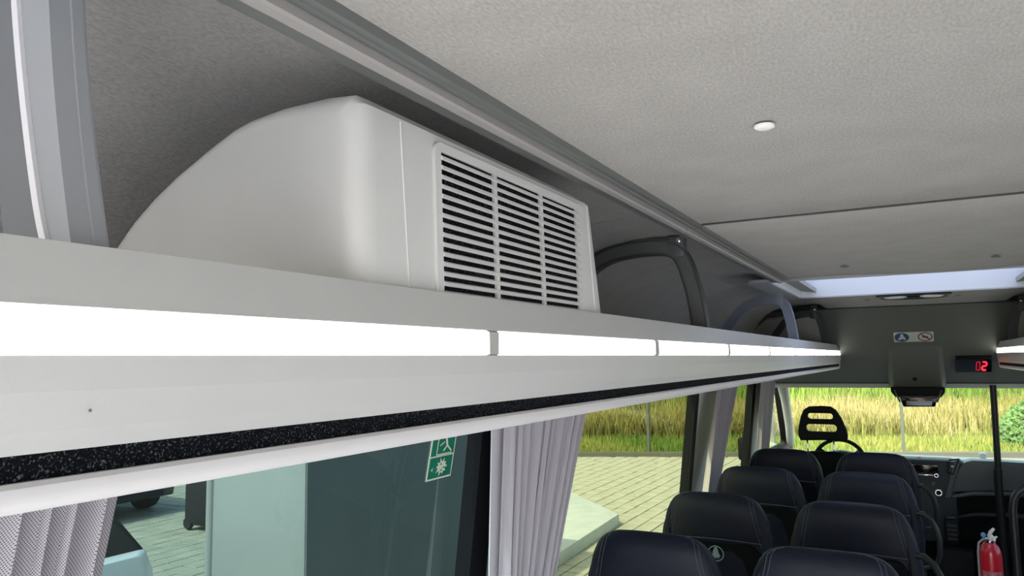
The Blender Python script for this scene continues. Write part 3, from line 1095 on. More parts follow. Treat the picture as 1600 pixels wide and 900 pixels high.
# upper field: a figure leaving through a window opening
bars = [((1.620, 1.489), (1.690, 1.489), 0.003), ((1.620, 1.489), (1.620, 1.540), 0.003), ((1.632, 1.512), (1.650, 1.520), 0.003), ((1.655, 1.534), (1.665, 1.510), 0.007),
        ((1.665, 1.510), (1.688, 1.494), 0.0045), ((1.665, 1.510), (1.650, 1.497), 0.004), ((1.655, 1.530), (1.636, 1.532), 0.003)]
for (a, b), (c, d_), wd in bars:
    v = Vector((c - a, d_ - b)).normalized() * wd
    nrm = Vector((-v.y, v.x)) / 2
    plate('exit_figure', [[sl(a + nrm.x, b + nrm.y), sl(a - nrm.x, b - nrm.y), sl(c - nrm.x, d_ - nrm.y), sl(c + nrm.x, d_ + nrm.y)]], 0.001, 'sign_white', SG, lambda u, v, d: sf(u, v, d + 0.0016))

# ------------------------------------------------------------------ seats
WZ = [(0.40, .185), (0.50, .205), (0.70, .220), (0.90, .224), (0.97, .222), (1.02, .217), (1.07, .209), (1.10, .199), (1.13, .184), (1.152, .168), (1.168, .146), (1.177, .110), (1.180, .060)]
DZ = [(0.40, .050), (0.50, .060), (0.90, .062), (1.00, .060), (1.07, .058), (1.11, .054), (1.14, .045), (1.158, .034), (1.170, .022), (1.177, .011), (1.180, .003)]
wz = lambda z: float(np.interp(z, [a for a, b in WZ], [b for a, b in WZ]))
dz = lambda z: float(np.interp(z, [a for a, b in DZ], [b for a, b in DZ]))
yc = lambda z: -(z - 1.17) * -0.0 - (z - 1.17) * 0.14


def seat_back_pt(x, z, out=0.0):
    w_, d_ = wz(z), dz(z)
    f = max(0.0, 1 - abs(x / w_) ** 3.2) ** (1 / 3.2)
    return Vector((x, yc(z) - d_ * f - out, z))


def make_seat(handle, emblem, label):
    S = thing('coach_seat', label, 'seat', (0, 0, 0), 'navy leather passenger seats')
    bm = bmesh.new()
    rings = []
    N = 40
    for z in [0.40, 0.50, 0.62, 0.74, 0.84, 0.92, 0.97, 0.99, 1.0, 1.03, 1.07, 1.10, 1.13, 1.15, 1.162, 1.171, 1.1765, 1.180]:
        w_, d_ = wz(z), dz(z)
        if z == 0.99: w_, d_ = w_ - 0.004, d_ - 0.004
        ring = []
        for k in range(N):
            a = 2 * PI * k / N
            c, s = math.cos(a), math.sin(a)
            e = 2 / 3.2
            ring.append(bm.verts.new((w_ * math.copysign(abs(c) ** e, c), yc(z) + d_ * math.copysign(abs(s) ** e, s), z)))
        rings.append(ring)
    for a, b in zip(rings, rings[1:]):
        for k in range(N):
            bm.faces.new((a[k], a[(k + 1) % N], b[(k + 1) % N], b[k]))
    bm.faces.new(rings[-1])
    bm.faces.new(list(reversed(rings[0])))
    BK = ob('backrest', bm, 'leather', S, True)
    # rear hard panel below the head part
    bm = bmesh.new()
    out = rrect(-0.178, 0.50, 0.178, 0.986, 0.05)
    fr = [bm.verts.new(seat_back_pt(x, z, 0.007)) for x, z in out]
    bk = [bm.verts.new(seat_back_pt(x * 1.04, 0.743 + (z - 0.743) * 1.02, -0.006)) for x, z in out]
    for i in range(len(out)):
        j = (i + 1) % len(out)
        bm.faces.new((fr[i], fr[j], bk[j], bk[i]))
    bm.faces.new(fr)
    PN = ob('back_panel', bm, 'seat_dark', S, True)
    # paired stitching along both sides and under the head part
    for s in (-1, 1):
        for off in (0.0, 0.012):
            pts = []
            for z in (1.176, 1.17, 1.155, 1.13, 1.09, 1.05, 1.00, 0.96, 0.92):
                x = s * (0.138 + off + (1.176 - z) * 0.22)
                x = max(-wz(z) + 0.006, min(wz(z) - 0.006, x))
                pts.append(seat_back_pt(x, z, 0.0005))
            tube('stitching', pts, 0.0011, 'thread', BK, 5)
    tube('seam', [seat_back_pt(x, 1.004 - 0.25 * x * x, 0.0015) for x in np.linspace(-0.215, 0.215, 13)], 0.0022, 'thread', BK, 5)
    # side bolster shells
    for s in (-1, 1):
        pts = [Vector((s * (wz(z) - 0.022), yc(z) - dz(z) * 0.45, z)) for z in (1.10, 1.03, 0.97, 0.85, 0.7, 0.55)]
        tube('side_bolster', pts, [0.014, 0.024, 0.03, 0.032, 0.032, 0.028], 'leather', S, 10)
    # cushion, frame, feet
    box('cushion', (-0.225, 0.04, 0.34), (0.225, 0.50, 0.47), 'leather', S, 0.035)
    box('seat_frame', (-0.20, 0.06, 0.29), (0.20, 0.46, 0.34), 'seat_dark', S, 0.008)
    for s in (-1, 1):
        tube('leg', [Vector((s * 0.16, 0.10, 0.0)), Vector((s * 0.16, 0.16, 0.30))], 0.018, 'tube_dark', S, 8)
    if handle:
        pts = [Vector((0.205, -0.015, 1.01)), Vector((0.235, -0.035, 1.012)), Vector((0.262, -0.045, 0.99)), Vector((0.282, -0.05, 0.95)), Vector((0.292, -0.05, 0.90)), Vector((0.290, -0.045, 0.84)), Vector((0.272, -0.03, 0.79)), Vector((0.225, -0.01, 0.77))]
        tube('grab_handle', pts, 0.012, 'tube_dark', S, 10)
    if emblem:
        f2 = lambda u, v, d: seat_back_pt(u, v, 0.0085 + d)
        ex, ez, er = 0.006, 0.946, 0.032
        plate('emblem_ring', [circle(ex, ez, er, 28), circle(ex, ez, er * 0.87, 28)], 0.001, 'emblem', PN, f2)
        fig = [(-.10, .80), (.15, .82), (.28, .45), (.36, .05), (.55, -.30), (.35, -.42), (.30, -.62), (.05, -.45), (-.15, -.68), (-.25, -.42), (-.60, -.30), (-.40, -.02), (-.34, .30)]
        plate('emblem_figure', [[(ex + er * a, ez + er * b) for a, b in fig]], 0.001, 'emblem', PN, f2)
    return S


def copy_tree(o, parent=None):
    c = o.copy()
    C.objects.link(c)
    c.parent = parent
    for ch in o.children:
        copy_tree(ch, c)
    return c


ROWS = [2.345, 3.125, 3.945, 4.76]
s_plain = make_seat(False, False, 'navy leather seat by the window, nearest row, lower left of the seats')
s_handle = make_seat(True, False, 'navy leather aisle seat of the nearest row at the bottom edge')
s_emblem = make_seat(False, True, 'navy window seat with round pale emblem on its back')
s_plain.location = (-0.775, ROWS[0], 0)
s_handle.location = (-0.262, ROWS[0], 0)
s_emblem.location = (-0.760, ROWS[1], 0)
s_plain.rotation_euler.z = 0.0
for src, x, y, lab in ((s_handle, -0.248, ROWS[1], 'navy aisle seat with sunlit top edge, beside the seat bearing the emblem'),
                       (s_plain, -0.735, ROWS[2], 'navy window seat directly in front of the seat bearing the emblem'),
                       (s_handle, -0.245, ROWS[2], 'navy aisle seat in the third row from the camera'),
                       (s_plain, -0.735, ROWS[3], 'frontmost navy window seat, behind the driver seat'),
                       (s_handle, -0.240, ROWS[3], 'frontmost navy aisle seat, nearest the dashboard radio')):
    c = copy_tree(src)
    c.location = (x, y, 0)
    c['label'] = lab

# driver seat with slotted open headrest
DS = thing('driver_seat', 'black driver seat with slotted open headrest against the windscreen', 'seat', (-0.575, 5.45, 0))
hs = [(x * 0.93, 1.281 + (z - 1.281) * 0.925) for x, z in [(-0.150, 1.165), (-0.160, 1.19), (-0.155, 1.25), (-0.135, 1.33), (-0.115, 1.372), (-0.085, 1.392), (0.0, 1.397), (0.055, 1.393), (0.085, 1.372), (0.115, 1.32), (0.145, 1.24), (0.150, 1.19), (0.145, 1.165), (0.08, 1.168), (0.0, 1.172), (-0.08, 1.168)]]
plate('headrest', [hs, rrect(-0.116, 1.216, 0.096, 1.286, 0.032), rrect(-0.102, 1.300, 0.076, 1.360, 0.028)], 0.035, 'black', DS, lambda u, v, d: Vector((u, d + (1.17 - v) * 0.08, v)), 0.010)
for x in (-0.105, 0.06):
    tube('headrest_post', [(x, 0, 1.02), (x, 0, 1.19)], 0.006, 'chrome', DS, 8)
bm = bmesh.new()
rings = []
for z, w_, d_ in ((0.42, .22, .06), (0.6, .24, .07), (0.85, .235, .07), (0.98, .21, .06), (1.05, .18, .05), (1.085, .14, .03), (1.095, .08, .01)):
    rings.append([bm.verts.new((w_ * math.copysign(abs(math.cos(2 * PI * k / 32)) ** .6, math.cos(2 * PI * k / 32)), d_ * math.copysign(abs(math.sin(2 * PI * k / 32)) ** .6, math.sin(2 * PI * k / 32)) - (z - 1.0) * 0.1, z)) for k in range(32)])
for a, b in zip(rings, rings[1:]):
    for k in range(32):
        bm.faces.new((a[k], a[(k + 1) % 32], b[(k + 1) % 32], b[k]))
bm.faces.new(rings[-1])
bm.faces.new(list(reversed(rings[0])))
ob('backrest', bm, 'seat_dark', DS, True)
box('cushion', (-0.24, 0.05, 0.32), (0.24, 0.52, 0.46), 'seat_dark', DS, 0.04)
box('base', (-0.2, 0.08, 0.0), (0.2, 0.45, 0.33), 'seat_dark', DS, 0.01)

# ------------------------------------------------------------------ dashboard
DB = thing('dashboard', 'dark slate dashboard under the windscreen with radio and air vent', 'dashboard', (0, 6.6, 0.3))
DO = Vector((0, 6.6, 0.3))
sweep_x('dash_top', [(6.355 - 6.6, 0.63), (6.365 - 6.6, 0.655), (6.40 - 6.6, 0.664), (7.12 - 6.6, 0.598), (7.12 - 6.6, 0.54), (6.355 - 6.6, 0.56)], -1.0, 1.05, 'dash_top', DB, 0.006)
sweep_x('dash_body', [(6.385 - 6.6, 0.58), (6.40 - 6.6, 0.40), (6.46 - 6.6, 0.10), (6.60 - 6.6, -0.28), (7.1 - 6.6, -0.28), (7.1 - 6.6, 0.56)], -1.0, 1.05, 'dash_dark', DB)


def dbox(name, a, b, m, bevel=0.0, parent=DB):
    return box(name, Vector(a) - DO, Vector(b) - DO, m, parent, bevel)


dbox('centre_console', (-0.16, 6.30, 0.38), (0.205, 6.50, 0.966), 'dash', 0.02)
# angled console side rising to the passenger panel
bm = bmesh.new()
v0 = [(0.20, 0.966), (0.245, 0.975), (0.165, 0.70), (0.125, 0.70)]
a = [bm.verts.new(Vector((x, 6.285, z)) - DO) for x, z in v0]
b = [bm.verts.new(Vector((x, 6.42, z)) - DO) for x, z in v0]
bm.faces.new(a); bm.faces.new(list(reversed(b)))
for i in range(4):
    bm.faces.new((a[i], b[i], b[(i + 1) % 4], a[(i + 1) % 4]))
ob('console_edge', bm, 'dash_light', DB, True, 0.006)
dbox('radio_screen', (-0.085, 6.288, 0.872), (0.098, 6.31, 0.938), 'black_gloss', 0.006)
dbox('trim_strip', (-0.035, 6.284, 0.853), (0.062, 6.30, 0.861), 'chrome', 0.002)
for x, z, r in ((0.082, 0.857, 0.016), (-0.05, 0.862, 0.010), (0.090, 0.735, 0.026), (-0.06, 0.74, 0.024)):
    k_ = turned('knob', [(r, 0.0), (r, -0.014), (r * 0.8, -0.018)], Vector((x, 6.300, z)) - DO, 'chrome', DB, 20, 'y')
    turned('knob_face', [(r * 0.68, 0.0), (r * 0.66, -0.004)], Vector((x, 6.283, z)) - DO, 'dash_dark', k_, 16, 'y')
# air vent with its blades
plate('vent_frame', [[(0.150, 0.880), (0.192, 0.868), (0.236, 0.985), (0.170, 0.978)], [(0.158, 0.888), (0.188, 0.880), (0.224, 0.974), (0.174, 0.968)]], 0.02, 'dash_dark', DB, lambda u, v, d: Vector((u, 6.288 + d, v)) - DO)
for k in range(5):
    z = 0.894 + k * 0.016
    dx = (z - 0.88) * 0.38
    dbox('vent_blade', (0.158 + dx * 0.45, 6.284, z), (0.188 + dx, 6.296, z + 0.003), 'dash_light')
dbox('vent_tab', (0.178, 6.278, 0.922), (0.196, 6.29, 0.934), 'white_pl', 0.002)
dbox('button', (0.045, 6.288, 0.66), (0.065, 6.30, 0.675), 'red', 0.002)
turned('knob', [(0.014, 0.0), (0.012, -0.010)], Vector((0.06, 6.300, 0.80)) - DO, 'dash_light', DB, 16, 'y')
# passenger side panel, a broad slate swell with a ledge below it
bm = bmesh.new()
outline = [(0.170, 0.745), (0.205, 0.86), (0.235, 0.93), (0.262, 0.962), (0.31, 0.978), (0.50, 0.980), (1.02, 0.965), (1.02, 0.790), (0.60, 0.782), (0.35, 0.765)]
fr = [bm.verts.new(Vector((x, 6.25 + (0.98 - z) * 0.12, z)) - DO) for x, z in outline]
bk = [bm.verts.new(Vector((x, 6.42, z)) - DO) for x, z in outline]
bm.faces.new(fr); bm.faces.new(list(reversed(bk)))
for i in range(len(outline)):
    j = (i + 1) % len(outline)
    bm.faces.new((fr[i], bk[i], bk[j], fr[j]))
ob('passenger_panel', bm, 'dash_light', DB, True, 0.012, 3)
pts_l = [(0.175, 0.712), (0.30, 0.745), (0.50, 0.757), (1.02, 0.760)]
tube('ledge', [Vector((x, 6.30, z)) - DO for x, z in pts_l], [0.012, 0.018, 0.02, 0.02], 'dash_light', DB, 12)
tube('ledge', [Vector((x, 6.34, z - 0.155)) - DO for x, z in pts_l], [0.008, 0.014, 0.018, 0.02], 'dash', DB, 12)
# steering wheel
SW = thing('steering_wheel', 'dark steering wheel seen beneath the slotted driver headrest', 'steering wheel', (-0.545, 6.12, 0.935))
tl = math.radians(22)
sp_ = lambda a, r, d=0.0: Vector((r * math.cos(a), math.sin(tl) * r * math.sin(a) + d * -math.cos(tl), math.cos(tl) * r * math.sin(a) + d * math.sin(tl) * -1 * -1))
tube('rim', [sp_(2 * PI * k / 40, 0.178) for k in range(40)], 0.0145, 'dash_dark', SW, 10, True)
for a in (35, 145, 270):
    tube('spoke', [sp_(math.radians(a), 0.05), sp_(math.radians(a), 0.176)], [0.02, 0.013], 'chrome' if a == 35 else 'dash_dark', SW, 8)
bm = bmesh.new()
lathe(bm, [(0.06, 0.015), (0.065, 0.0), (0.05, -0.02), (0.02, -0.026)], (0, 0, 0), 24, 'y')
for v in bm.verts:
    y, z = v.co.y, v.co.z
    v.co.y = y * math.cos(tl) + z * math.sin(tl)
    v.co.z = -y * math.sin(tl) * -1 * 0 + z * math.cos(tl)
ob('hub', bm, 'dash_dark', SW, True)
tube('column', [(0, 0.02, -0.005), (0, 0.30, -0.14)], 0.03, 'dash_dark', SW, 10)
# instrument cowl
bm = bmesh.new()
lathe(bm, [(0.16, 0.0), (0.17, 0.05), (0.12, 0.20), (0.05, 0.24)], Vector((-0.55, 6.30, 0.90)) - DO, 28, 'y')
for v in bm.verts:
    v.co.z = 0.6 + (v.co.z - 0.6) * 0.62
ob('instrument_cowl', bm, 'dash_dark', DB, True)
# white gadget and red marker on top of the dash
G = thing('dash_gadget', 'small white gadget standing on the dashboard top, right of centre', 'gadget', (0.40, 6.62, 0.944))
turned('foot', [(0.045, 0.0), (0.045, 0.008), (0.02, 0.014)], (0, 0, 0), 'white_pl', G, 20)
turned('head', [(0.018, 0.014), (0.026, 0.022), (0.026, 0.045), (0.015, 0.055)], (0, 0, 0), 'white_pl', G, 20)
RM = tag(turned('hazard_button', [(0.014, 0.0), (0.014, 0.007), (0.008, 0.010)], (0, 0, 0), 'red', None, 14), 'tiny red button on the dashboard top above the radio', 'button')
RM.location = (-0.02, 6.42, 0.963)
# black handset standing at the console's side
PH = thing('card_reader', 'black upright handset with pale top beside the centre console', 'handset', (0.155, 6.16, 0.40))
box('body', (-0.045, -0.03, 0.0), (0.045, 0.03, 0.185), 'dash_dark', PH, 0.012)
box('top_edge', (-0.026, -0.02, 0.185), (0.026, 0.02, 0.193), 'dash_light', PH, 0.003)
for k in range(4):
    box('key', (-0.030, -0.034, 0.13 - k * 0.03), (0.030, -0.029, 0.148 - k * 0.03), 'dash', PH)
box('console_bin', Vector((0.05, 6.0, 0.0)), Vector((0.27, 6.28, 0.40)), 'dash_dark', None, 0.02)
tag(bpy.data.objects['console_bin'], 'black storage box on the cab floor below the handset', 'storage box')

# ------------------------------------------------------------------ interior mirror at the bulkhead
IM = thing('interior_mirror', 'black trapezoid mirror housing hanging at the windscreen top centre', 'mirror', (0, 6.2, 1.50))
IO = Vector((0, 6.2, 1.50))


def prism(name, poly, y0, y1, m, parent, o, bevel=0.0, shr=1.0):
    bm = bmesh.new()
    c = Vector((sum(p[0] for p in poly) / len(poly), sum(p[1] for p in poly) / len(poly)))
    a = [bm.verts.new(Vector((x, y0, z)) - o) for x, z in poly]
    b = [bm.verts.new(Vector((c.x + (x - c.x) * shr, y1, c.y + (z - c.y) * shr)) - o) for x, z in poly]
    bm.faces.new(a)
    bm.faces.new(list(reversed(b)))
    for i in range(len(poly)):
        j = (i + 1) % len(poly)
        bm.faces.new((a[i], b[i], b[j], a[j]))
    return ob(name, bm, m, parent, bevel > 0, bevel)


prism('housing', [(-0.175, 1.497), (0.175, 1.497), (0.172, 1.462), (0.145, 1.425), (-0.145, 1.425), (-0.172, 1.462)], 6.15, 6.30, 'black', IM, IO, 0.008)
prism('mirror_shell', [(-0.125, 1.440), (0.128, 1.440), (0.105, 1.360), (-0.098, 1.357)], 6.14, 6.20, 'black_gloss', IM, IO, 0.006)
prism('mirror_glass', [(-0.075, 1.400), (0.090, 1.400), (0.082, 1.368), (-0.080, 1.368)], 6.136, 6.139, mat('mirror glass', (0.05, 0.055, 0.065), 0.08, 1.0), IM, IO)
for s in (-1, 1):
    tube('stay', [Vector((s * 0.150, 6.145, 1.480)) - IO, Vector((s * 0.118, 6.135, 1.392)) - IO], 0.006, 'dash_light', IM, 8)

# dome / round vent in the front roof
VT = thing('round_roof_vent', 'round flush roof lamp with pale inserts ahead of the hatch', 'roof vent', (0.01, 4.42, 2.05))
turned('ring', [(0.175, 0.0), (0.175, -0.010), (0.160, -0.017), (0.150, -0.010)], (0, 0, 0), 'dash', VT, 40)
for s in (-1, 1):
    turned('lens', [(0.055, 0.0), (0.055, -0.014), (0.04, -0.018)], (s * 0.085, 0, 0), 'white_pl', VT, 24)
turned('centre', [(0.03, 0.0), (0.03, -0.018)], (0, 0, 0), 'dash_dark', VT, 20)

# sticker plate on the bulkhead
ST = thing('safety_sticker', 'white sticker with blue and brown round symbols on the bulkhead', 'sticker', bulk(0, 1.855, 0))
SO = bulk(0, 1.855, 0)
st = lambda u, v, d: bulk(u, v, 0.002 + d) - SO
plate('backing', [rrect(-0.122, 1.823, 0.116, 1.886, 0.008)], 0.001, 'sign_paper', ST, st)
sq = 0.029
el = lambda cx_, cz_, rx, rz_, n=24: [(cx_ + rx * math.cos(2 * PI * k / n), cz_ + rz_ * math.sin(2 * PI * k / n)) for k in range(n)]
plate('blue_disc', [el(-0.073, 1.854, 0.044, sq)], 0.001, 'sign_blue', ST, lambda u, v, d: st(u, v, d + 0.001))
plate('seated_figure', [[(-0.078, 1.876), (-0.066, 1.876), (-0.062, 1.862), (-0.048, 1.846), (-0.056, 1.836), (-0.068, 1.846), (-0.090, 1.836), (-0.096, 1.844), (-0.082, 1.860)]], 0.001, 'sign_paper', ST, lambda u, v, d: st(u, v, d + 0.002))
plate('brown_ring', [el(0.066, 1.854, 0.044, sq), el(0.066, 1.854, 0.036, sq - 0.006)], 0.001, 'sign_brown', ST, lambda u, v, d: st(u, v, d + 0.001))
plate('bar_mark', [[(0.036, 1.872), (0.041, 1.876), (0.096, 1.838), (0.091, 1.833)]], 0.001, 'sign_brown', ST, lambda u, v, d: st(u, v, d + 0.001))
plate('bar_mark', [[(0.045, 1.850), (0.086, 1.846), (0.080, 1.858), (0.052, 1.860)]], 0.001, 'sign_brown', ST, lambda u, v, d: st(u, v, d + 0.001))

# red digit display
DP = thing('digit_display', 'small black display with red digits on the bulkhead', 'display', bulk(0.345, 1.672, 0))
PO_ = bulk(0.345, 1.672, 0)
dp = lambda u, v, d: bulk(u, v, d) - PO_
plate('case', [rrect(0.240, 1.634, 0.452, 1.724, 0.008)], 0.03, 'black_gloss', DP, lambda u, v, d: dp(u, v, d + 0.016))
SEG = {'a': ((0, 2), (1, 2)), 'b': ((1, 2), (1, 1)), 'c': ((1, 1), (1, 0)), 'd': ((0, 0), (1, 0)), 'e': ((0, 1), (0, 0)), 'f': ((0, 2), (0, 1)), 'g': ((0, 1), (1, 1))}


def digit(x0, z0, w_, h_, segs, m, th=0.0065):
    for sname in segs:
        (a, b), (c, d_) = SEG[sname]
        p0 = Vector((x0 + a * w_, z0 + b * h_ / 2))
        p1 = Vector((x0 + c * w_, z0 + d_ * h_ / 2))
        v = (p1 - p0).normalized()
        p0 += v * th * 0.25
        p1 -= v * th * 0.25
        nrm = Vector((-v.y, v.x)) * th / 2
        plate('digit_segment', [[tuple(p0 + nrm), tuple(p0 - nrm), tuple(p1 - nrm), tuple(p1 + nrm)]], 0.001, m, DP, lambda u, vv, d: dp(u, vv, d + 0.032))


digit(0.362, 1.650, 0.020, 0.055, 'abcdef', 'digit_dim', 0.005)
digit(0.396, 1.650, 0.024, 0.055, 'abged', 'digit', 0.009)

# ------------------------------------------------------------------ pole, handrail, extinguisher
FP = thing('stanchion_pole', 'slim black upright pole from floor to bulkhead beside the extinguisher', 'pole', (0.452, 6.17, 0))
tube('pole', [(0.0, 0, 0), (0.0, 0, 0.90), (0.004, 0, 0.94)], 0.026, 'tube_dark', FP, 14)
tube('pole_upper', [(0.004, 0, 0.93), (0.008, 0, 1.20), (0.012, 0.0, 1.515)], 0.021, 'tube_dark', FP, 12)
turned('foot_flange', [(0.05, 0.0), (0.05, 0.008), (0.022, 0.012)], (0, 0, 0), 'tube_dark', FP, 20)
HB = thing('handrail_frame', 'black bent tube handrail at the lower right corner', 'handrail', (0.60, 4.5, 0))
hp = [(-0.220, 0, 0.0), (-0.220, 0, 0.95), (-0.210, 0, 1.01), (-0.19, 0, 1.045), (-0.15, 0, 1.075), (-0.09, 0, 1.085), (0.30, 0, 1.085), (0.36, 0, 1.06), (0.38, 0, 1.0), (0.38, 0, 0.0)]
tube('frame_tube', hp, 0.018, 'tube_dark', HB, 12)
box('infill_panel', (-0.17, -0.006, 0.2), (0.34, 0.006, 0.98), 'seat_dark', HB)

EX = thing('fire_extinguisher', 'red fire extinguisher with white label and pale valve by the black pole', 'fire extinguisher', (0.297, 4.9, 0.29))
turned('cylinder', [(0.050, 0.0), (0.054, 0.01), (0.054, 0.34), (0.052, 0.365), (0.044, 0.392), (0.030, 0.410), (0.024, 0.418), (0.024, 0.424)], (0, 0, 0), 'red', EX, 32)
turned('neck_collar', [(0.030, 0.418), (0.030, 0.428), (0.018, 0.436)], (0.0, 0, 0), 'chrome', EX, 24)
turned('valve', [(0.014, 0.43), (0.014, 0.452), (0.010, 0.46)], (0.004, 0, 0), 'bracket_edge', EX, 16)
bm = bmesh.new()
add_tube(bm, [(0.000, -0.002, 0.452), (0.008, -0.004, 0.472), (0.024, -0.006, 0.492)], [0.008, 0.010, 0.007], 8)
ob('lever', bm, 'white_pl', EX, True)
tube('lower_lever', [(0.008, -0.01, 0.448), (0.024, -0.012, 0.442), (0.036, -0.014, 0.452)], [0.008, 0.009, 0.004], 'white_pl', EX, 8)
turned('pressure_gauge', [(0.013, 0.0), (0.013, -0.010), (0.008, -0.012)], (-0.028, -0.015, 0.455), 'blue_pl', EX, 18, 'y')
bm = bmesh.new()
for z0_, z1_, a0, a1, nm in ((0.05, 0.27, 215, 325, 'l'),):
    g = [[bm.verts.new((0.0548 * math.cos(math.radians(a0 + (a1 - a0) * k / 14)), 0.0548 * math.sin(math.radians(a0 + (a1 - a0) * k / 14)), z)) for k in range(15)] for z in (z0_, z1_)]
    for k in range(14):
        bm.faces.new((g[0][k], g[0][k + 1], g[1][k + 1], g[1][k]))
ob('label', bm, 'label_red', EX, True)
tube('hose', [(-0.022, -0.012, 0.44), (-0.052, -0.010, 0.41), (-0.058, -0.012, 0.36), (-0.060, -0.014, 0.10)], 0.006, 'rail_light', EX, 8)
tube('bracket_strap', [Vector((0.057 * math.cos(2 * PI * k / 24), 0.057 * math.sin(2 * PI * k / 24), 0.04)) for k in range(24)], 0.004, 'tube_dark', EX, 6, True)
box('mount', (-0.03, 0.05, 0.02), (0.03, 0.072, 0.35), 'tube_dark', EX)
EB = tag(box('extinguisher_shelf', (0.22, 4.82, 0.0), (0.43, 5.0, 0.288), 'dash_dark', None, 0.01), 'low black box on the cab floor carrying the fire extinguisher', 'box')

# exterior door mirror on the left
XM = thing('door_mirror', 'dark exterior door mirror seen past the frontmost left window', 'mirror', (-1.33, 6.60, 0.86))
box('shell', (-0.05, -0.05, 0.0), (0.03, 0.05, 0.19), 'black', XM, 0.02)
tube('arm', [(0.02, 0.0, 0.0), (0.2, 0.05, -0.06)], 0.015, 'black', XM, 8)

# ------------------------------------------------------------------ outside ground
GZ = -0.65
GR = struct('ground')
bm = bmesh.new()
add_box(bm, (-70, -30, GZ - 0.2), (60, 80, GZ - 0.02))
ob('paving_bed', bm, 'joint', GR)
# fence line: y = 17.9 + 0.4 * (x + 6.14)
fy = lambda x: 17.9 + 0.4 * (x + 6.14)


def visible_rank(x, y):
    return math.hypot(x, y)


P = 0.25
base = bmesh.new()
g_ = 0.008
vv = [(-P / 2 + g_, -P / 2 + g_), (P / 2 - g_, -P / 2 + g_), (P / 2 - g_, P / 2 - g_), (-P / 2 + g_, P / 2 - g_)]
lo = [base.verts.new((x, y, -0.03)) for x, y in vv]
mi = [base.verts.new((x, y, -0.004)) for x, y in vv]
to = [base.verts.new((x * 0.95, y * 0.95, 0.0)) for x, y in vv]
for A1, B1 in ((lo, mi), (mi, to)):
    for i in range(4):
        base.faces.new((A1[i], A1[(i + 1) % 4], B1[(i + 1) % 4], B1[i]))
base.faces.new(to)
pm = bpy.data.meshes.new('paver')
base.to_mesh(pm)
base.free()
pm.materials.append(M['pavers'])
cells = []
for ix in range(-64, -5):
    for iy in range(6, 84):
        x, y = ix * P, iy * P
        if y > fy(x) - 0.2: continue
        if -5.1 < x < -3.9 and 4.1 < y < 7.2: continue
        cells.append((x, y))
# pavers in view: those seen through the second window pane, nearest first
win2 = [(x, y) for x, y in cells if 2.25 < (y / -x) * 1.1 < 3.85 and y > 8.2 and not (x < -3.7 and y < 10.4)]
win2.sort(key=lambda c: c[0] ** 2 + c[1] ** 2)
single = set(win2[:290])
for (x, y) in win2[:290]:
    o = bpy.data.objects.new('paver', pm)
    C.objects.link(o)
    o.parent = GR
    o.location = (x, y, GZ + random.uniform(-0.003, 0.003))
    o.rotation_euler = (random.uniform(-.006, .006), random.uniform(-.006, .006), random.choice((0, PI / 2, PI)))
nv = np.array([v.co[:] for v in pm.vertices])
fc = [tuple(p.vertices) for p in pm.polygons]
V, F = [], []
for (x, y) in cells:
    if (x, y) in single: continue
    b0 = len(V)
    dzz = random.uniform(-0.003, 0.003)
    V.extend((a[0] + x, a[1] + y, a[2] + GZ + dzz) for a in nv)
    F.extend(tuple(i + b0 for i in f) for f in fc)
me = bpy.data.meshes.new('paver_field')
me.from_pydata(V, [], F)
pf = link('paver_field', me, 'pavers', GR)
pf['kind'] = 'stuff'
box('far_apron', (-70, -30, GZ - 0.019), (60, 1.4, GZ - 0.002), 'apron', GR)
box('near_apron', (-1.3, 1.4, GZ - 0.019), (60, 17.0, GZ - 0.002), 'apron', GR)
box('side_apron', (-70, 1.4, GZ - 0.019), (-16.1, 12, GZ - 0.002), 'pavers', GR)

# fence
FN = thing('wire_fence', 'thin grey wire fence along the far edge of the paving', 'fence', (-0.37, 20.2, GZ))
FO = Vector((-0.37, 20.2, GZ))
dv = Vector((1, 0.4, 0)).normalized()
for k in range(-7, 5):
    p = dv * 3.0 * k
    bm = bmesh.new()
    add_box(bm, (p.x - 0.035, p.y - 0.035, 0), (p.x + 0.035, p.y + 0.035, 1.5))
    ob('post', bm, 'post', FN)
for h in (0.50, 0.68, 1.48):
    tube('wire', [dv * -22 + Vector((0, 0, h)), dv * 13 + Vector((0, 0, h))], 0.0022, 'post', FN, 5)
KB = tag(box('kerb', (-22, -0.10, -0.02), (14, 0.10, 0.10), 'kerb'), 'dark kerb between the paving and the dry meadow', 'kerb')
KB.location = (-0.37, 20.2 - 0.12, GZ)
KB.rotation_euler.z = math.atan(0.4)


# meadow bank
def bank(d):
    return float(np.interp(d, [0, 3, 8, 16, 40, 80], [0.0, 0.05, 0.45, 1.3, 4.5, 8.0]))


ME = tag(bpy.data.objects.new('meadow_bank', None), kind='structure')
C.objects.link(ME)
nrm = Vector((-dv.y, dv.x, 0))
bm = bmesh.new()
rows = []
ds = [0, 1, 2, 3, 4.5, 6, 8, 10, 13, 16, 22, 30, 40, 60, 80]
for d in ds:
    rows.append([bm.verts.new(FO + dv * (-60 + 6 * i) + nrm * d + Vector((0, 0, bank(d) + (0.12 * math.sin(i * 1.3 + d) if d > 3 else 0)))) for i in range(21)])
for a, b in zip(rows, rows[1:]):
    for i in range(20):
        bm.faces.new((a[i], a[i + 1], b[i + 1], b[i]))
ob('earth', bm, 'earth', ME, True)


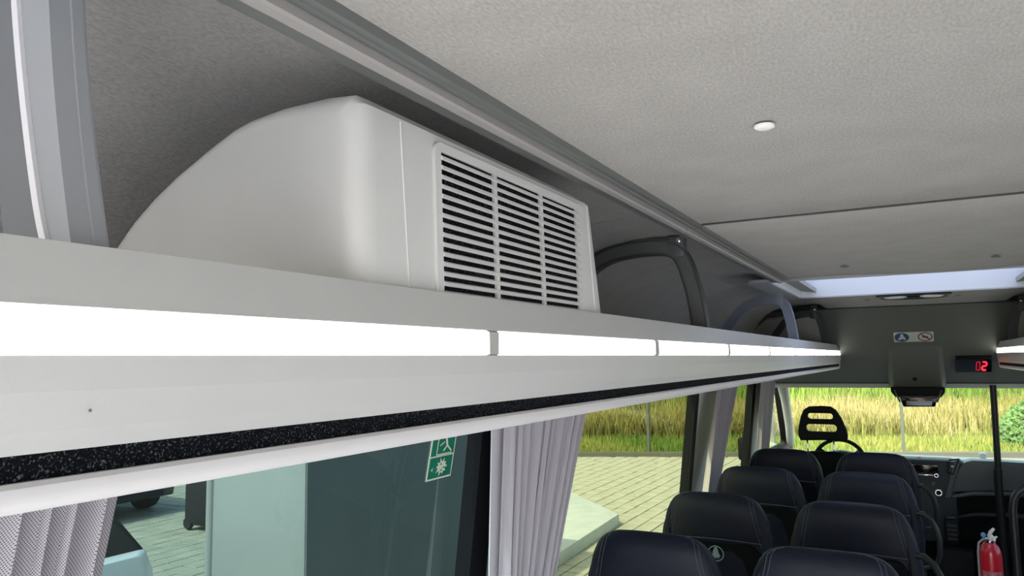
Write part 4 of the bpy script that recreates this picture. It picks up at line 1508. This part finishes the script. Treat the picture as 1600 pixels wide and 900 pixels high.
def blades(name, n, d0, d1, h0, h1, wd, cols, label, along=(-20, 16), patch=0.0, power=1.0):
    """tufts of grass, each blade a bent triangle pair"""
    t = rng.uniform(along[0], along[1], n)
    d = d0 + (d1 - d0) * rng.uniform(0, 1, n) ** power
    if patch:
        keep = (np.sin(t * 0.9 + d * 0.5) + np.sin(t * 0.37 - d * 0.8) + rng.uniform(-1.2, 1.2, n)) > -patch
        t, d = t[keep], d[keep]
        n = len(t)
    bx = FO.x + dv.x * t + nrm.x * d
    by = FO.y + dv.y * t + nrm.y * d
    bz = GZ + np.interp(d, [0, 3, 8, 16, 40, 80], [0.0, 0.05, 0.45, 1.3, 4.5, 8.0]) - 0.05
    h = rng.uniform(h0, h1, n)
    a = rng.uniform(-0.9, 0.9, n)
    lx, ly = rng.normal(0, 0.18, n) * h, rng.normal(0, 0.10, n) * h
    wx, wy = np.cos(a) * wd / 2, np.sin(a) * wd / 2
    P0 = np.stack([bx - wx, by - wy, bz], 1)
    P1 = np.stack([bx + wx, by + wy, bz], 1)
    P2 = np.stack([bx - wx * .7 + lx * .4, by - wy * .7 + ly * .4, bz + h * .6], 1)
    P3 = np.stack([bx + wx * .7 + lx * .4, by + wy * .7 + ly * .4, bz + h * .6], 1)
    P4 = np.stack([bx + lx, by + ly, bz + h], 1)
    V = np.stack([P0, P1, P2, P3, P4], 1).reshape(-1, 3)
    idx = np.arange(n) * 5
    F4 = np.stack([idx, idx + 1, idx + 3, idx + 2], 1)
    F3 = np.stack([idx + 2, idx + 3, idx + 4], 1)
    me = bpy.data.meshes.new(name)
    me.vertices.add(len(V))
    me.vertices.foreach_set('co', V.ravel())
    loops = np.concatenate([F4, F3], 1).ravel()
    me.loops.add(len(loops))
    me.loops.foreach_set('vertex_index', loops)
    starts = np.stack([np.arange(n) * 7, np.arange(n) * 7 + 4], 1).ravel()
    me.polygons.add(2 * n)
    me.polygons.foreach_set('loop_start', starts)
    try:
        me.polygons.foreach_set('loop_total', np.tile([4, 3], n))
    except Exception:
        pass
    # each blade's own colour
    ca = me.color_attributes.new('blade', 'FLOAT_COLOR', 'POINT')
    k = (np.sin(t * 0.55 + 1.0) + np.sin(t * 1.7 + d) * 0.6 + rng.normal(0, 0.7, n)) * 0.35 + 0.5
    k = np.clip(k, 0, 1)[:, None]
    c = np.array(cols[0])[None] * (1 - k) + np.array(cols[1])[None] * k
    c = c * rng.uniform(0.75, 1.2, n)[:, None] * 0.68
    c4 = np.concatenate([c, np.ones((n, 1))], 1)
    ca.data.foreach_set('color', np.repeat(c4, 5, 0).ravel())
    me.update()
    me.validate()
    m = bpy.data.materials.get('grass blade')
    if m is None:
        m, tt, b = new_mat('grass blade')
        at = tt.nodes.new('ShaderNodeAttribute')
        at.attribute_name = 'blade'
        tt.links.new(at.outputs['Color'], b.inputs['Base Color'])
        b.inputs['Roughness'].default_value = 0.8
        b.inputs['Specular IOR Level'].default_value = 0.15
    o = link(name, me, m)
    tag(o, label, 'grass', kind='stuff')
    return o


GREEN, LIME, TAN, STRAW, OLIVE = (0.10, 0.20, 0.03), (0.25, 0.36, 0.07), (0.25, 0.25, 0.07), (0.50, 0.41, 0.20), (0.11, 0.10, 0.03)
blades('short_grass', 26000, 0.15, 4.0, 0.10, 0.28, 0.03, (GREEN, (0.36, 0.36, 0.10)), 'short green grass strip just behind the wire fence', patch=2.0)
blades('dry_grass', 36000, 3.5, 9.5, 0.35, 0.75, 0.035, (TAN, STRAW), 'tall straw coloured dry grass in the middle of the bank', patch=1.0)
blades('brown_grass', 9000, 3.2, 5.0, 0.3, 0.7, 0.05, (OLIVE, TAN), 'brown undergrowth at the foot of the dry grass', patch=0.6)
blades('green_grass', 52000, 8, 26, 0.4, 1.2, 0.06, (GREEN, LIME), 'green weeds growing higher on the bank', along=(-26, 22), patch=0.9)

# round green bush
BU = tag(bpy.data.objects.new('bush', None), 'round green bush behind the fence at the right of the windscreen', 'bush')
C.objects.link(BU)
BU.location = (3.2, 23.4, GZ)
n = 5200
ph = rng.uniform(0, 2 * PI, n); ct = rng.uniform(0.0, 1, n); rr = rng.uniform(0.72, 1.0, n) ** 0.5
X_ = 1.5 * rr * np.sqrt(1 - ct ** 2) * np.cos(ph); Y_ = 1.3 * rr * np.sqrt(1 - ct ** 2) * np.sin(ph); Z_ = 1.25 * rr * ct + 0.1
V, F = [], []
cols_ = []
for i in range(n):
    a, b = rng.uniform(0, PI), rng.uniform(-1, 1)
    u = np.array((math.cos(a), math.sin(a) * 0.6, b * 0.6)) * 0.06
    v = np.array((-math.sin(a) * 0.3, 0.3, 0.8)) * 0.05
    c = np.array((X_[i], Y_[i], Z_[i]))
    k0 = len(V)
    V += [tuple(c - u), tuple(c + v), tuple(c + u), tuple(c - v)]
    F.append((k0, k0 + 1, k0 + 2, k0 + 3))
me = bpy.data.meshes.new('leaves')
me.from_pydata(V, [], F)
lv = link('leaves', me, mat('bush leaf', (0.07, 0.14, 0.035), 0.7, noise=0.4, nscale=4), BU)
lv['kind'] = 'stuff'
tube('stem', [(0, 0, 0), (0.05, 0, 0.8)], 0.06, 'earth', BU, 8)

# ------------------------------------------------------------------ block, slab, cars and bin outside the left windows
KI = thing('rendered_block', 'pale box shaped block with a lit end and shaded grey side outside', 'outbuilding', (-4.5, 5.6, GZ))
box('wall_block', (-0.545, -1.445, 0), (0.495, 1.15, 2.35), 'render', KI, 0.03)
box('shade_skin', (0.495, -1.435, 0), (0.505, 1.15, 2.35), 'render_shade', KI)  # thin darker skin that paints in this side's shade
box('cap', (-0.58, -1.48, 2.35), (0.53, 1.18, 2.41), 'render', KI, 0.02)
tube('corner_trim', [(-0.52, -1.44, 0), (-0.52, -1.44, 2.35)], 0.035, 'render', KI, 16)
bm = bmesh.new()
poly = [(-3.90, 10.35), (-5.3, 11.75), (-6.6, 9.4), (-5.2, 7.15), (-3.72, 7.15)]
a = [bm.verts.new((x + 4.8, y - 9, 0.0)) for x, y in poly]
b = [bm.verts.new((x + 4.8, y - 9, 0.16)) for x, y in poly]
bm.faces.new(list(reversed(a))); bm.faces.new(b)
for i in range(5):
    bm.faces.new((a[i], a[(i + 1) % 5], b[(i + 1) % 5], b[i]))
sb_ = ob('concrete_slab', bm, 'slab', None, True, 0.01)
sb_.location = (-4.8, 9, GZ)
tag(sb_, 'low pale slab lying on the sunlit paving beyond the gathered curtain', 'slab')


def car(label, paint, loc, rz, hatch=True):
    T = thing('parked_car', label, 'car', loc, None, rz)
    # side outline, front at +x
    low = [(-2.0, 0.28), (-2.08, 0.45), (-2.06, 0.80), (-1.98, 0.98), (0.85, 1.0), (1.6, 0.90), (2.0, 0.72), (2.08, 0.50), (2.04, 0.28)]
    bm = bmesh.new()
    secs = [(-0.90, 0.94), (-0.80, 1.0), (0.80, 1.0), (0.90, 0.94)]
    rws = []
    for y, k in secs:
        rws.append([bm.verts.new((x * k, y, 0.6 + (z - 0.6) * (k if abs(y) > .85 else 1))) for x, z in low])
    for a, b in zip(rws, rws[1:]):
        for i in range(len(low)):
            j = (i + 1) % len(low)
            bm.faces.new((a[i], b[i], b[j], a[j]))
    bm.faces.new(rws[0]); bm.faces.new(list(reversed(rws[-1])))
    ob('body', bm, paint, T, True, 0.03, 2)
    top = [(-1.98, 0.96), (-1.72, 1.36), (-1.2, 1.46), (-0.1, 1.44), (0.85, 0.98)]
    bm = bmesh.new()
    rws = [[bm.verts.new((x, y * (1 if z < 1.2 else 0.82), z)) for x, z in top] for y in (-0.82, 0.82)]
    for i in range(len(top)):
        j = (i + 1) % len(top)
        bm.faces.new((rws[0][i], rws[1][i], rws[1][j], rws[0][j]))
    bm.faces.new(rws[0]); bm.faces.new(list(reversed(rws[1])))
    ob('windows', bm, 'car_glass', T, True, 0.03, 2)
    box('roof', (-1.62, -0.66, 1.43), (-0.12, 0.66, 1.475), paint, T, 0.02)
    for x in (-1.3, 1.3):
        for s in (-1, 1):
            turned('wheel', [(0.20, -0.1 * 1), (0.31, -0.1), (0.32, 0.0), (0.31, 0.1), (0.2, 0.1)], (x, s * 0.80, 0.32), 'tyre', T, 24, 'y')
    for s in (-1, 1):
        box('headlight', (1.93, s * 0.72 - 0.14, 0.60), (2.06, s * 0.72 + 0.14, 0.72), 'chrome', T, 0.02)
        box('tail_light', (-2.085, s * 0.70 - 0.09, 0.62), (-1.95, s * 0.70 + 0.09, 0.72), 'red', T, 0.02)
    box('number_plate', (2.07, -0.26, 0.42), (2.09, 0.26, 0.53), 'sign_paper', T)
    box('lower_grille', (2.02, -0.6, 0.30), (2.085, 0.6, 0.40), 'tyre', T, 0.01)
    return T


car('black car parked across the paving, low in the nearest window', 'car_black', (-12.9, 7.45, GZ), 0.0)
car('white car standing close outside the pale mesh curtain', 'car_white', (-6.15, 1.85, GZ), -PI / 2)
BN = thing('wheeled_bin', 'black rounded bin standing left of the pale block outside', 'bin', (-9.2, 7.75, GZ))
box('bin_body', (-0.35, -0.35, 0.06), (0.35, 0.35, 1.1), 'tyre', BN, 0.12)
box('lid', (-0.37, -0.38, 1.1), (0.37, 0.37, 1.18), 'tyre', BN, 0.03)
for s in (-1, 1):
    turned('wheel', [(0.08, -0.03), (0.1, 0.0), (0.08, 0.03)], (-0.25, s * 0.3, 0.1), 'tyre', BN, 16, 'y')
